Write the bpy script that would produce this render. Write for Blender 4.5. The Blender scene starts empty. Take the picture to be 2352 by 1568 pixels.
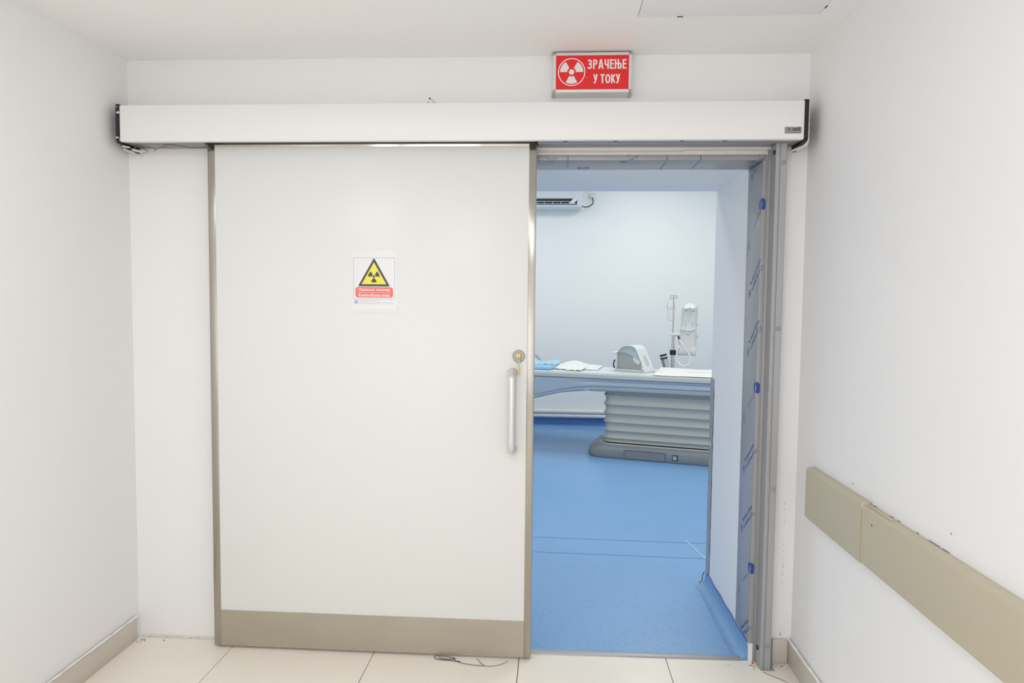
import bpy, bmesh, math, random
from mathutils import Matrix, Vector

random.seed(7)
scene = bpy.context.scene
COL = scene.collection

# ------------------------------------------------------------------ camera, light, exposure
W, H = 2.744, 2.424            # corridor width and height
ROOM_H, FAR_Y = 3.05, 5.36     # room behind the wall
WALL_T = 0.765                 # thickness of the shielded wall
OPEN_L, OPEN_R, OPEN_Z = 1.32, 2.577, 2.02

def make_camera():
    f, cx, cy, cz, ya, pi_, ro = 1559.763, 1.76127, -2.75075, 1.44820, 0.0596524, -0.056763, 0.0105772
    c = bpy.data.cameras.new('camera')
    c.sensor_fit = 'HORIZONTAL'; c.sensor_width = 36.0; c.lens = f / 2352 * 36.0
    c.clip_start = 0.02; c.clip_end = 60
    o = bpy.data.objects.new('camera', c); COL.objects.link(o)
    fwd = Vector((-math.sin(ya) * math.cos(pi_), math.cos(ya) * math.cos(pi_), math.sin(pi_)))
    right = Vector((math.cos(ya), math.sin(ya), 0)); up = right.cross(fwd)
    r2 = math.cos(ro) * right + math.sin(ro) * up
    u2 = -math.sin(ro) * right + math.cos(ro) * up
    m = Matrix((( r2.x, u2.x, -fwd.x, cx), (r2.y, u2.y, -fwd.y, cy), (r2.z, u2.z, -fwd.z, cz), (0, 0, 0, 1)))
    o.matrix_world = m
    scene.camera = o

make_camera()
scene.view_settings.view_transform = 'Standard'
scene.view_settings.look = 'None'
scene.view_settings.exposure = 0.0
scene.view_settings.gamma = 1.0
scene.view_settings.use_curve_mapping = False
scene.cycles.max_bounces = 16
scene.cycles.diffuse_bounces = 10
scene.cycles.glossy_bounces = 6

wd = bpy.data.worlds.new('world'); scene.world = wd
wd.use_nodes = True
wd.node_tree.nodes['Background'].inputs[0].default_value = (0.9, 0.95, 1.0, 1)
wd.node_tree.nodes['Background'].inputs[1].default_value = 0.05

def area(name, loc, sx, sy, power, col):
    l = bpy.data.lights.new(name, 'AREA'); l.shape = 'RECTANGLE'; l.size = sx; l.size_y = sy
    l.energy = power; l.color = col
    o = bpy.data.objects.new(name, l); COL.objects.link(o); o.location = loc
    return o

WARM = (0.915, 0.948, 1.0)
COOL = (1.0, 0.99, 0.925)
area('corridor_lamp', (0.64, -1.66, H - 0.012), 0.40, 0.55, 7, WARM)
area('corridor_lamp', (1.60, -2.28, H - 0.012), 0.60, 0.95, 11.5, WARM)
area('corridor_lamp', (1.37, -4.30, H - 0.012), 2.20, 1.30, 3, WARM)  # unseen lamp added further back for general fill
area('corridor_lamp', (1.37, -6.20, H - 0.012), 2.20, 1.30, 2, WARM)  # another added fill lamp, out of view deeper in the corridor
# added fill light by the left corridor wall, unseen, well behind the viewer
side_fill = area('side_fill_light', (0.06, -5.3, 1.55), 1.50, 2.40, 24, WARM)
side_fill.rotation_euler = (0, math.radians(-90), 0)
# second added fill at the far end of the corridor, brightens the back wall
end = area('end_fill_light', (1.37, -7.32, 1.25), 2.30, 2.00, 19, WARM)
end.rotation_euler = (math.radians(90), 0, 0)
for lx, ly in ((0.7, 1.7), (2.9, 1.7), (0.7, 4.0), (2.9, 4.0), (4.6, 2.8)):
    area('room_lamp', (lx, ly, ROOM_H - 0.012), 0.60, 0.60, 16.5, COOL)

# ------------------------------------------------------------------ materials
def new_mat(name):
    m = bpy.data.materials.new(name); m.use_nodes = True
    nt = m.node_tree
    return m, nt, nt.nodes['Principled BSDF']

def N(nt, typ, **kw):
    n = nt.nodes.new(typ)
    for k, v in kw.items():
        setattr(n, k, v)
    return n

def mat(name, col, rough=0.5, metal=0.0, var=0.03, vscale=3.0, bump=0.0, bscale=60.0, spec=0.5, stretch=None, **extra):
    m, nt, b = new_mat(name)
    L = nt.links
    tc = N(nt, 'ShaderNodeTexCoord')
    mp = N(nt, 'ShaderNodeMapping')
    L.new(tc.outputs['Object'], mp.inputs['Vector'])
    if stretch: mp.inputs['Scale'].default_value = stretch
    b.inputs['Roughness'].default_value = rough
    b.inputs['Metallic'].default_value = metal
    b.inputs['Specular IOR Level'].default_value = spec
    nz = N(nt, 'ShaderNodeTexNoise'); nz.inputs['Scale'].default_value = vscale; nz.inputs['Detail'].default_value = 4
    L.new(mp.outputs[0], nz.inputs['Vector'])
    mx = N(nt, 'ShaderNodeMix', data_type='RGBA')
    a = [max(0, c * (1 - var)) for c in col]; c2 = [min(1, c * (1 + var)) for c in col]
    mx.inputs[6].default_value = (*a, 1); mx.inputs[7].default_value = (*c2, 1)
    L.new(nz.outputs['Fac'], mx.inputs[0])
    L.new(mx.outputs[2], b.inputs['Base Color'])
    if bump:
        n2 = N(nt, 'ShaderNodeTexNoise'); n2.inputs['Scale'].default_value = bscale; n2.inputs['Detail'].default_value = 3
        L.new(mp.outputs[0], n2.inputs['Vector'])
        bp = N(nt, 'ShaderNodeBump'); bp.inputs['Strength'].default_value = bump; bp.inputs['Distance'].default_value = 0.002
        L.new(n2.outputs['Fac'], bp.inputs['Height']); L.new(bp.outputs[0], b.inputs['Normal'])
    for k, v in extra.items():
        b.inputs[k.replace('_', ' ')].default_value = v
    return m

def vinyl(name, base, dark):
    """speckled sheet vinyl"""
    m, nt, b = new_mat(name); L = nt.links
    tc = N(nt, 'ShaderNodeTexCoord')
    b.inputs['Roughness'].default_value = 0.34
    cur = None
    nz = N(nt, 'ShaderNodeTexNoise'); nz.inputs['Scale'].default_value = 1.6; nz.inputs['Detail'].default_value = 5
    L.new(tc.outputs['Object'], nz.inputs['Vector'])
    mx = N(nt, 'ShaderNodeMix', data_type='RGBA')
    mx.inputs[6].default_value = (*[c * 0.93 for c in base], 1); mx.inputs[7].default_value = (*[min(1, c * 1.07) for c in base], 1)
    L.new(nz.outputs['Fac'], mx.inputs[0]); cur = mx.outputs[2]
    for scale, thr, keep, col in ((170, 0.23, 0.42, dark), (260, 0.26, 0.45, tuple(c * 0.62 for c in base)), (200, 0.20, 0.14, tuple(min(1, c * 1.35 + 0.03) for c in base))):
        mp = N(nt, 'ShaderNodeMapping'); mp.inputs['Scale'].default_value = (1, 0.8, 1); mp.inputs['Rotation'].default_value = (0, 0, scale)
        wv = N(nt, 'ShaderNodeTexVoronoi'); wv.inputs['Scale'].default_value = scale
        L.new(tc.outputs['Object'], mp.inputs[0]); L.new(mp.outputs[0], wv.inputs['Vector'])
        lt = N(nt, 'ShaderNodeMath', operation='LESS_THAN'); lt.inputs[1].default_value = thr
        L.new(wv.outputs['Distance'], lt.inputs[0])
        sx = N(nt, 'ShaderNodeSeparateColor'); L.new(wv.outputs['Color'], sx.inputs[0])
        l2 = N(nt, 'ShaderNodeMath', operation='LESS_THAN'); l2.inputs[1].default_value = keep
        L.new(sx.outputs[0], l2.inputs[0])
        mu = N(nt, 'ShaderNodeMath', operation='MULTIPLY'); L.new(lt.outputs[0], mu.inputs[0]); L.new(l2.outputs[0], mu.inputs[1])
        m2 = N(nt, 'ShaderNodeMix', data_type='RGBA'); m2.inputs[7].default_value = (*col, 1)
        L.new(mu.outputs[0], m2.inputs[0]); L.new(cur, m2.inputs[6]); cur = m2.outputs[2]
    L.new(cur, b.inputs['Base Color'])
    n2 = N(nt, 'ShaderNodeTexNoise'); n2.inputs['Scale'].default_value = 9
    L.new(tc.outputs['Object'], n2.inputs['Vector'])
    bp = N(nt, 'ShaderNodeBump'); bp.inputs['Strength'].default_value = 0.15; bp.inputs['Distance'].default_value = 0.003
    L.new(n2.outputs['Fac'], bp.inputs['Height']); L.new(bp.outputs[0], b.inputs['Normal'])
    return m

def flecked(name, base, fleck, scale, thr, rough):
    m, nt, b = new_mat(name); L = nt.links
    tc = N(nt, 'ShaderNodeTexCoord')
    nz = N(nt, 'ShaderNodeTexNoise'); nz.inputs['Scale'].default_value = scale; nz.inputs['Detail'].default_value = 6
    L.new(tc.outputs['Object'], nz.inputs['Vector'])
    gt = N(nt, 'ShaderNodeMath', operation='GREATER_THAN'); gt.inputs[1].default_value = thr
    L.new(nz.outputs['Fac'], gt.inputs[0])
    mx = N(nt, 'ShaderNodeMix', data_type='RGBA'); mx.inputs[6].default_value = (*base, 1); mx.inputs[7].default_value = (*fleck, 1)
    L.new(gt.outputs[0], mx.inputs[0]); L.new(mx.outputs[2], b.inputs['Base Color'])
    b.inputs['Roughness'].default_value = rough
    return m

M = {}
M['wall'] = mat('wall_paint', (0.874, 0.870, 0.872), 0.55, var=0.010, vscale=2.2, bump=0.08, bscale=35)
M['ceil'] = mat('ceiling_paint', (0.905, 0.900, 0.892), 0.7, var=0.012, bump=0.06, bscale=30)
M['room_wall'] = mat('room_wall_paint', (0.90, 0.895, 0.87), 0.5, var=0.01, bump=0.05, bscale=30)
M['door'] = mat('door_laminate', (0.795, 0.805, 0.790), 0.32, var=0.008, vscale=1.5)
M['cover'] = mat('white_coated_sheet', (0.86, 0.855, 0.860), 0.35, var=0.006)
def brushed(name, col, rough, aniso, tangent):
    m = mat(name, col, rough, metal=1.0, var=0.06, vscale=1.4, Anisotropic=aniso)
    nt = m.node_tree; c = N(nt, 'ShaderNodeCombineXYZ')
    for i in range(3): c.inputs[i].default_value = tangent[i]
    nt.links.new(c.outputs[0], nt.nodes['Principled BSDF'].inputs['Tangent'])
    return m
M['steel'] = brushed('brushed_steel', (0.44, 0.41, 0.36), 0.24, 0.85, (1, 0, 0))
M['steel_top'] = brushed('brushed_steel_strip', (0.56, 0.525, 0.465), 0.13, 0.5, (0, 0, 1))
M['kick'] = mat('brushed_steel_worn', (0.50, 0.455, 0.39), 0.42, metal=0.85, var=0.12, vscale=2.6, bump=0.05, bscale=30, stretch=(1, 1, 3))
M['alu'] = mat('aluminium', (0.42, 0.42, 0.43), 0.42, metal=0.45, var=0.03)
M['alu_dull'] = mat('aluminium_dull', (0.345, 0.345, 0.35), 0.5, metal=0.35, var=0.05)
M['cap'] = mat('grey_plastic_cap', (0.30, 0.30, 0.30), 0.5)
M['film'] = mat('film_covered_steel', (0.35, 0.352, 0.365), 0.36, metal=0.10, var=0.05, vscale=4, bump=0.06, bscale=12)
M['ink'] = mat('blue_ink', (0.02, 0.06, 0.30), 0.5)
M['ink_pale'] = mat('blue_ink_pale', (0.13, 0.18, 0.32), 0.5)
M['tile'] = mat('floor_tile_glaze', (0.88, 0.825, 0.735), 0.24, var=0.035, vscale=5)
M['grout'] = mat('dark_grout', (0.045, 0.038, 0.03), 0.9)
M['base'] = mat('skirting_tile', (0.65, 0.605, 0.54), 0.35, var=0.04, vscale=6)
M['plaster'] = mat('rough_plaster', (0.72, 0.69, 0.64), 0.9, var=0.12, vscale=40, bump=0.6, bscale=120)
M['crumb'] = mat('dark_crumb', (0.13, 0.11, 0.09), 0.9)
M['red_bit'] = mat('red_plastic_bit', (0.6, 0.05, 0.02), 0.5)
M['rail'] = mat('beige_rail_vinyl', (0.525, 0.475, 0.350), 0.42, var=0.02)
M['black'] = mat('black_rubber', (0.012, 0.012, 0.014), 0.55)
M['black_flecked'] = flecked('black_paint_chipped', (0.010, 0.010, 0.02), (0.7, 0.68, 0.66), 42, 0.62, 0.5)
M['dark'] = mat('dark_gap', (0.05, 0.047, 0.043), 0.8)
M['red'] = mat('red_sign_face', (0.56, 0.012, 0.014), 0.30, var=0.02, Emission_Color=(1, 0.02, 0.02, 1), Emission_Strength=0.20)
M['sign_white'] = mat('sign_white', (0.84, 0.80, 0.80), 0.4)
M['sign_frame'] = mat('sign_aluminium', (0.74, 0.74, 0.73), 0.38, metal=0.2)
M['sign_corner'] = mat('sign_corner_plastic', (0.48, 0.48, 0.48), 0.35)
M['sheet'] = mat('laminated_paper', (0.83, 0.83, 0.835), 0.22, var=0.005)
M['yellow'] = mat('sign_yellow', (0.86, 0.80, 0.09), 0.35)
M['sign_black'] = mat('sign_black', (0.075, 0.072, 0.075), 0.35)
M['coral'] = mat('sign_coral', (0.95, 0.17, 0.14), 0.35)
M['violet'] = mat('thin_violet_line', (0.30, 0.28, 0.48), 0.5)
M['grey_ink'] = mat('grey_ink', (0.30, 0.30, 0.31), 0.5)
M['logo_blue'] = mat('logo_blue', (0.10, 0.32, 0.75), 0.4)
M['handle'] = mat('satin_aluminium', (0.74, 0.73, 0.72), 0.33, metal=0.55, var=0.01)
M['nickel'] = mat('satin_nickel', (0.40, 0.385, 0.34), 0.45, metal=0.7)
M['brass'] = mat('brass', (0.62, 0.42, 0.12), 0.3, metal=0.9)
M['key_yellow'] = mat('yellow_tag', (0.85, 0.55, 0.03), 0.4)
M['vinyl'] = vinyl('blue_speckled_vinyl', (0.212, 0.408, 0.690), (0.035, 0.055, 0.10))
M['vinyl_cove_shaded'] = vinyl('blue_vinyl_cove_shade', (0.085, 0.235, 0.560), (0.03, 0.05, 0.12))  # floor vinyl made deeper, shading at the wall foot put into its blue
M['vinyl_turn_shaded'] = vinyl('blue_vinyl_turned_up_shade', (0.190, 0.370, 0.640), (0.03, 0.05, 0.12))  # same vinyl darkened, the dimmer upright face put into the colour
M['vinyl_edge'] = mat('vinyl_edge', (0.03, 0.11, 0.40), 0.4)
M['weld'] = mat('weld_blue', (0.07, 0.20, 0.42), 0.4)
M['weld_pale'] = mat('weld_pale', (0.42, 0.60, 0.66), 0.4)
M['glue'] = mat('ochre_glue', (0.42, 0.27, 0.05), 0.7)
M['brown'] = mat('brown_sealant', (0.22, 0.13, 0.07), 0.8, var=0.3, vscale=30)
M['pipe'] = mat('white_pipe_paint', (0.78, 0.79, 0.77), 0.35)
M['slab'] = mat('table_slab', (0.60, 0.61, 0.57), 0.35, var=0.01)
M['slab_top'] = mat('table_pad', (0.70, 0.78, 0.78), 0.35)
M['blue_rail'] = mat('blue_side_panel', (0.46, 0.51, 0.57), 0.30, var=0.02)
M['grey_arm'] = mat('grey_arm_plastic', (0.42, 0.45, 0.47), 0.4)
M['bellows'] = mat('grey_bellows', (0.50, 0.49, 0.435), 0.5, var=0.02)
M['tbase'] = mat('table_base_plastic', (0.235, 0.25, 0.255), 0.4)
M['tlip'] = mat('table_base_lip', (0.50, 0.51, 0.47), 0.45)
M['paper'] = mat('white_paper', (0.82, 0.82, 0.795), 0.8, var=0.01)
M['cloth'] = mat('pale_blue_cloth', (0.42, 0.64, 0.76), 0.85, var=0.06, vscale=20)
M['cloth_blue'] = mat('blue_cloth', (0.31, 0.53, 0.76), 0.85, var=0.06, vscale=20)
M['green_pad'] = mat('yellow_green_pad', (0.60, 0.62, 0.28), 0.8)
M['pad_grey'] = mat('grey_strap', (0.40, 0.44, 0.48), 0.5)
M['shell'] = mat('white_shell', (0.74, 0.75, 0.74), 0.35)
M['shell_in'] = mat('grey_shell_inside', (0.50, 0.53, 0.56), 0.45)
M['shell_plate'] = mat('grey_shell_plate', (0.38, 0.385, 0.37), 0.5)
M['device'] = mat('device_white', (0.68, 0.68, 0.665), 0.38)
M['device_bright'] = mat('device_bright', (0.82, 0.82, 0.80), 0.35)
M['tube'] = mat('device_tube', (0.55, 0.56, 0.55), 0.3, metal=0.3)
M['rod'] = mat('steel_rod', (0.36, 0.37, 0.36), 0.35, metal=0.5)
M['orange'] = mat('orange_label', (0.85, 0.24, 0.07), 0.5)
M['green'] = mat('green_button', (0.2, 0.6, 0.4), 0.5)
M['pink'] = mat('pink_tubing', (0.70, 0.42, 0.36), 0.5)
M['clear'] = mat('clear_bag', (0.80, 0.86, 0.87), 0.2, Alpha=0.25)
M['cup_lid'] = mat('cup_lid', (0.03, 0.03, 0.03), 0.4)
M['cup_grey'] = mat('smoked_cup', (0.20, 0.20, 0.21), 0.15)
M['cup_band'] = mat('cup_label', (0.45, 0.44, 0.43), 0.35)
M['ac'] = mat('air_conditioner_shell', (0.74, 0.77, 0.79), 0.3)
M['ac_dark'] = mat('air_conditioner_inside', (0.012, 0.013, 0.015), 0.6)
M['socket'] = mat('socket_white', (0.82, 0.83, 0.82), 0.3)
M['lamp_glow'] = mat('lamp_frame', (0.8, 0.8, 0.8), 0.4)

# ------------------------------------------------------------------ building helpers
def chain(o):
    m = o.matrix_basis.copy()
    while o.parent:
        o = o.parent; m = o.matrix_basis @ m
    return m

def tag(o, label=None, cat=None, group=None, kind=None):
    if label: o['label'] = label
    if cat: o['category'] = cat
    if group: o['group'] = group
    if kind: o['kind'] = kind
    return o

def thing(name, label, cat, loc=(0, 0, 0), rz=0.0, group=None, kind=None):
    o = bpy.data.objects.new(name, None); COL.objects.link(o)
    o.empty_display_size = 0.05
    o.matrix_basis = Matrix.Translation(loc) @ Matrix.Rotation(rz, 4, 'Z')
    return tag(o, label, cat, group, kind)

class MB:
    def __init__(s): s.bm = bmesh.new()
    def box(s, x0, x1, y0, y1, z0, z1, bev=0.0, seg=2):
        b = bmesh.new()
        vs = [b.verts.new((x, y, z)) for x in (x0, x1) for y in (y0, y1) for z in (z0, z1)]
        for f in ((0, 1, 3, 2), (4, 6, 7, 5), (0, 4, 5, 1), (2, 3, 7, 6), (0, 2, 6, 4), (1, 5, 7, 3)):
            b.faces.new([vs[i] for i in f])
        if bev:
            bmesh.ops.bevel(b, geom=b.edges[:], offset=bev, segments=seg, affect='EDGES', profile=0.5)
        s.add(b); return s
    def add(s, b):
        bmesh.ops.recalc_face_normals(b, faces=b.faces)
        me = bpy.data.meshes.new('t'); b.to_mesh(me); b.free(); s.bm.from_mesh(me); bpy.data.meshes.remove(me)
    def fill(s, outer, holes=(), d0=0.0, d1=0.001, fr=None):
        """flat plate in local xy between z=d0 and z=d1, mapped by matrix fr"""
        b = bmesh.new()
        for loop in (outer, *holes):
            vs = [b.verts.new((p[0], p[1], d0)) for p in loop]
            for i in range(len(vs)): b.edges.new((vs[i], vs[(i + 1) % len(vs)]))
        bmesh.ops.triangle_fill(b, use_beauty=True, use_dissolve=False, edges=b.edges[:])
        if d1 != d0:
            r = bmesh.ops.extrude_face_region(b, geom=b.faces[:])
            bmesh.ops.translate(b, vec=(0, 0, d1 - d0), verts=[v for v in r['geom'] if isinstance(v, bmesh.types.BMVert)])
        if fr is not None: bmesh.ops.transform(b, matrix=fr, verts=b.verts)
        s.add(b); return s
    def loft(s, rings, caps=True, closed=True):
        b = bmesh.new()
        R = [[b.verts.new(p) for p in r] for r in rings]
        n = len(R[0])
        for i in range(len(R) - 1):
            for j in range(n if closed else n - 1):
                k = (j + 1) % n
                b.faces.new((R[i][j], R[i][k], R[i + 1][k], R[i + 1][j]))
        if caps and closed:
            b.faces.new(R[0][::-1]); b.faces.new(R[-1])
        s.add(b); return s
    def tube(s, path, r, seg=10):
        pts = [Vector(p) for p in path]; rings = []
        t0 = (pts[1] - pts[0]).normalized()
        n = t0.orthogonal().normalized()
        for i, p in enumerate(pts):
            if i == 0: t = t0
            elif i == len(pts) - 1: t = (pts[-1] - pts[-2]).normalized()
            else: t = ((pts[i + 1] - p).normalized() + (p - pts[i - 1]).normalized()).normalized()
            n = (n - t * n.dot(t)).normalized(); bn = t.cross(n)
            rr = r[i] if isinstance(r, (list, tuple)) else r
            rings.append([p + rr * (math.cos(a) * n + math.sin(a) * bn) for a in (2 * math.pi * k / seg for k in range(seg))])
        return s.loft(rings)
    def lathe(s, prof, c, axis='Z', seg=24):
        """prof: (radius, height) pairs; axis through c"""
        rings = []
        for r, h in prof:
            ring = []
            for k in range(seg):
                a = 2 * math.pi * k / seg; u, v = max(r, 1e-5) * math.cos(a), max(r, 1e-5) * math.sin(a)
                ring.append({'Z': (c[0] + u, c[1] + v, c[2] + h), 'Y': (c[0] + u, c[1] + h, c[2] + v), 'X': (c[0] + h, c[1] + u, c[2] + v)}[axis])
            rings.append(ring)
        return s.loft(rings)
    def grid(s, fn, nu, nv, thick=0.0):
        b = bmesh.new()
        G = [[b.verts.new(fn(i / nu, j / nv)) for j in range(nv + 1)] for i in range(nu + 1)]
        for i in range(nu):
            for j in range(nv):
                b.faces.new((G[i][j], G[i + 1][j], G[i + 1][j + 1], G[i][j + 1]))
        if thick:
            bmesh.ops.recalc_face_normals(b, faces=b.faces)
            bmesh.ops.solidify(b, geom=b.faces[:], thickness=thick)
        s.add(b); return s
    def xf(s, m):
        bmesh.ops.transform(s.bm, matrix=m, verts=s.bm.verts); return s
    def build(s, name, m, parent=None, local=False, smooth=35, origin=None):
        """vertices are world coordinates unless local"""
        me = bpy.data.meshes.new(name); s.bm.to_mesh(me); s.bm.free()
        o = bpy.data.objects.new(name, me); COL.objects.link(o)
        me.materials.append(M[m])
        if parent is not None:
            o.parent = parent
            if not local: me.transform(chain(parent).inverted())
        elif origin is not None:
            if not local: me.transform(Matrix.Translation(origin).inverted())
            o.location = origin
        if smooth:
            me.polygons.foreach_set('use_smooth', [True] * len(me.polygons))
            me.set_sharp_from_angle(angle=math.radians(smooth))
        return o

def P(o): return o

# frames for flat work: local x right, local y up, local z toward the viewer
def on_back(x, y, z): return Matrix(((1, 0, 0, x), (0, 0, -1, y), (0, 1, 0, z), (0, 0, 0, 1)))

def text_bm(body, x0, x1, y0, y1, weight=0.0, depth=0.0006, spacing=1.0):
    """lettering as a mesh fitted into the given rectangle (local xy)"""
    c = bpy.data.curves.new('t', 'FONT'); c.body = body; c.size = 1.0; c.offset = weight; c.space_character = spacing
    c.resolution_u = 3
    o = bpy.data.objects.new('t', c); COL.objects.link(o)
    dg = bpy.context.evaluated_depsgraph_get()
    me = bpy.data.meshes.new_from_object(o.evaluated_get(dg))
    bpy.data.objects.remove(o); bpy.data.curves.remove(c)
    xs = [v.co.x for v in me.vertices]; ys = [v.co.y for v in me.vertices]
    sx = (x1 - x0) / (max(xs) - min(xs)); sy = (y1 - y0) / (max(ys) - min(ys)); mx, my = min(xs), min(ys)
    b = bmesh.new(); b.from_mesh(me); bpy.data.meshes.remove(me)
    for v in b.verts:
        v.co = Vector((x0 + (v.co.x - mx) * sx, y0 + (v.co.y - my) * sy, 0))
    bmesh.ops.translate(b, vec=(0, 0, depth), verts=b.verts)
    return b

def text(mb, body, x0, x1, y0, y1, fr, weight=0.0, depth=0.0006, spacing=1.0, bold=0.0):
    k = (y1 - y0) * bold
    for i, (dx, dy) in enumerate(((0, 0), (k, 0), (-k, 0), (0, k * 0.6), (0, -k * 0.6)) if bold else ((0, 0),)):
        b = text_bm(body, x0 + k, x1 - k, y0 + k * 0.6, y1 - k * 0.6, weight, depth + i * 0.00002, spacing)
        bmesh.ops.transform(b, matrix=fr @ Matrix.Translation((dx, dy, 0)), verts=b.verts)
        mb.add(b)
    return mb

def arc(cx, cy, r, a0, a1, n):
    return [(cx + r * math.cos(math.radians(a0 + (a1 - a0) * i / n)), cy + r * math.sin(math.radians(a0 + (a1 - a0) * i / n))) for i in range(n + 1)]
def circle(cx, cy, r, n=32): return arc(cx, cy, r, 0, 360 * (n - 1) / n, n - 1)
def blade(cx, cy, r0, r1, a0, a1): return arc(cx, cy, r1, a0, a1, 12) + arc(cx, cy, r0, a1, a0, 8)
def rrect(x0, x1, y0, y1, r, n=6):
    return arc(x1 - r, y0 + r, r, -90, 0, n) + arc(x1 - r, y1 - r, r, 0, 90, n) + arc(x0 + r, y1 - r, r, 90, 180, n) + arc(x0 + r, y0 + r, r, 180, 270, n)
def round_poly(pts, r, n=5):
    out = []; k = len(pts)
    for i, p in enumerate(pts):
        p = Vector(p); a = (Vector(pts[i - 1]) - p).normalized(); b = (Vector(pts[(i + 1) % k]) - p).normalized()
        A, B = p + a * r, p + b * r
        for t in range(n + 1):
            t /= n; out.append(tuple((1 - t) ** 2 * A + 2 * t * (1 - t) * p + t * t * B))
    return out
def smooth_path(pts, n=6):
    pts = [Vector(p) for p in pts]; out = []
    for i in range(len(pts) - 1):
        p0 = pts[max(i - 1, 0)]; p1 = pts[i]; p2 = pts[i + 1]; p3 = pts[min(i + 2, len(pts) - 1)]
        for k in range(n):
            t = k / n
            out.append(0.5 * ((2 * p1) + (-p0 + p2) * t + (2 * p0 - 5 * p1 + 4 * p2 - p3) * t * t + (-p0 + 3 * p1 - 3 * p2 + p3) * t ** 3))
    out.append(pts[-1]); return out
def interp(x, tab):
    if x <= tab[0][0]: return tab[0][1]
    for (a, fa), (b, fb) in zip(tab, tab[1:]):
        if x <= b: return fa + (fb - fa) * (x - a) / (b - a)
    return tab[-1][1]

# block letters drawn as strokes in a unit box (x 0..1, y 0..1); w = stroke width in units of height
def stroke(pts, w, asp):
    # polyline with mitred thickness, horizontal scale asp
    P_ = []
    for p in pts:
        q = Vector((p[0] * asp, p[1]))
        if not P_ or (q - P_[-1]).length > 0.012: P_.append(q)
    L_, R_ = [], []
    for i, p in enumerate(P_):
        d0 = (P_[i] - P_[i - 1]).normalized() if i else (P_[1] - P_[0]).normalized()
        d1 = (P_[i + 1] - P_[i]).normalized() if i < len(P_) - 1 else d0
        t = (d0 + d1).normalized(); n = Vector((-t.y, t.x)); k = w / 2 / max(0.5, n.dot(Vector((-d0.y, d0.x))))
        L_.append(p + n * k); R_.append(p - n * k)
    return [tuple(a) for a in L_] + [tuple(a) for a in R_[::-1]]
def ell(cx, cy, rx, ry, a0, a1, n=14): return [(cx + rx * math.cos(math.radians(a0 + (a1 - a0) * i / n)), cy + ry * math.sin(math.radians(a0 + (a1 - a0) * i / n))) for i in range(n + 1)]
def glyph(ch, w, asp):
    hx = w / 2 / asp; hy = w / 2; a, b = hx, 1 - hx
    if ch == 'E': return [[(a, 0), (a, 1)], [(a, 1 - hy), (1, 1 - hy)], [(a, 0.53), (0.93, 0.53)], [(a, hy), (1, hy)]]
    if ch == 'T': return [[(0, 1 - hy), (1, 1 - hy)], [(0.5, 0), (0.5, 1 - hy)]]
    if ch == 'P': return [[(a, 0), (a, 1)], [(a, 1 - hy), (0.5, 1 - hy)] + ell(0.5, 0.71, b - 0.5, 0.29 - hy, 90, -90) + [(a, 0.42 + hy)]]
    if ch == 'A': return [[(hx * 0.9, 0), (0.5 - hx * 0.35, 1)], [(1 - hx * 0.9, 0), (0.5 + hx * 0.35, 1)], [(0.22, 0.29), (0.78, 0.29)]]
    if ch == 'K': return [[(a, 0), (a, 1)], [(a, 0.40), (0.90, 0.97)], [(0.36, 0.55), (0.90, 0.04)]]
    if ch == 'O': return [ell(0.5, 0.5, 0.5 - hx, 0.5 - hy, 90, 270, 20), ell(0.5, 0.5, 0.5 - hx, 0.5 - hy, -90, 90, 20)]
    if ch == 'Y': return [[(hx * 0.9, 1), (0.54, 0.30)], [(1 - hx * 0.9, 1), (0.50, 0.22), (0.40, hy * 1.05), (0.12, hy * 0.95)]]
    if ch == 'Z':
        m_ = 0.52
        return [ell(0.44, (1 - hy + m_) / 2, 0.50 - hx, (1 - hy - m_) / 2, 160, -90, 18) + [(0.30, m_)], [(0.30, m_)] + ell(0.46, (m_ + hy) / 2, 0.54 - hx, (m_ - hy) / 2, 90, -160, 20)]
    if ch == 'C': return [[(b, 0), (b, 1)], [(a, 1), (a, 0.66)] + ell(0.42, 0.62, 0.42 - hx, 0.20, 180, 270, 8) + [(b, 0.42)]]
    if ch == 'N': return [[(a * 0.75, 0), (a * 0.75, 1)], [(0.52, 0), (0.52, 1)], [(a, 0.55), (0.76, 0.55)] + ell(0.76, (0.55 + hy) / 2, 0.24 - hx * 0.75, (0.55 - hy) / 2, 90, -90, 12) + [(0.76, hy), (0.52, hy)]]
def block_text(mb, word, x0, x1, y0, y1, fr, w, gap, wide={}):
    ws = [wide.get(c, 1.0) for c in word]; h_ = y1 - y0; unit = (x1 - x0 - gap * h_ * (len(word) - 1)) / sum(ws); x = x0; z = 0
    for c, k in zip(word, ws):
        wd_ = unit * k; asp = wd_ / h_
        if c != ' ':
            for g_ in glyph(c, w, asp):
                z += 0.00001
                mb.fill([(x + p[0] * h_, y0 + p[1] * h_) for p in stroke(g_, w, asp)], (), z, z, fr)
        x += wd_ + gap * h_
    return mb

# ------------------------------------------------------------------ the corridor shell
def struct(name, mb, m, label, cat, origin=(0, 0, 0), smooth=35):
    return tag(mb.build(name, m, origin=origin, smooth=smooth), label, cat, kind='structure')

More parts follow.
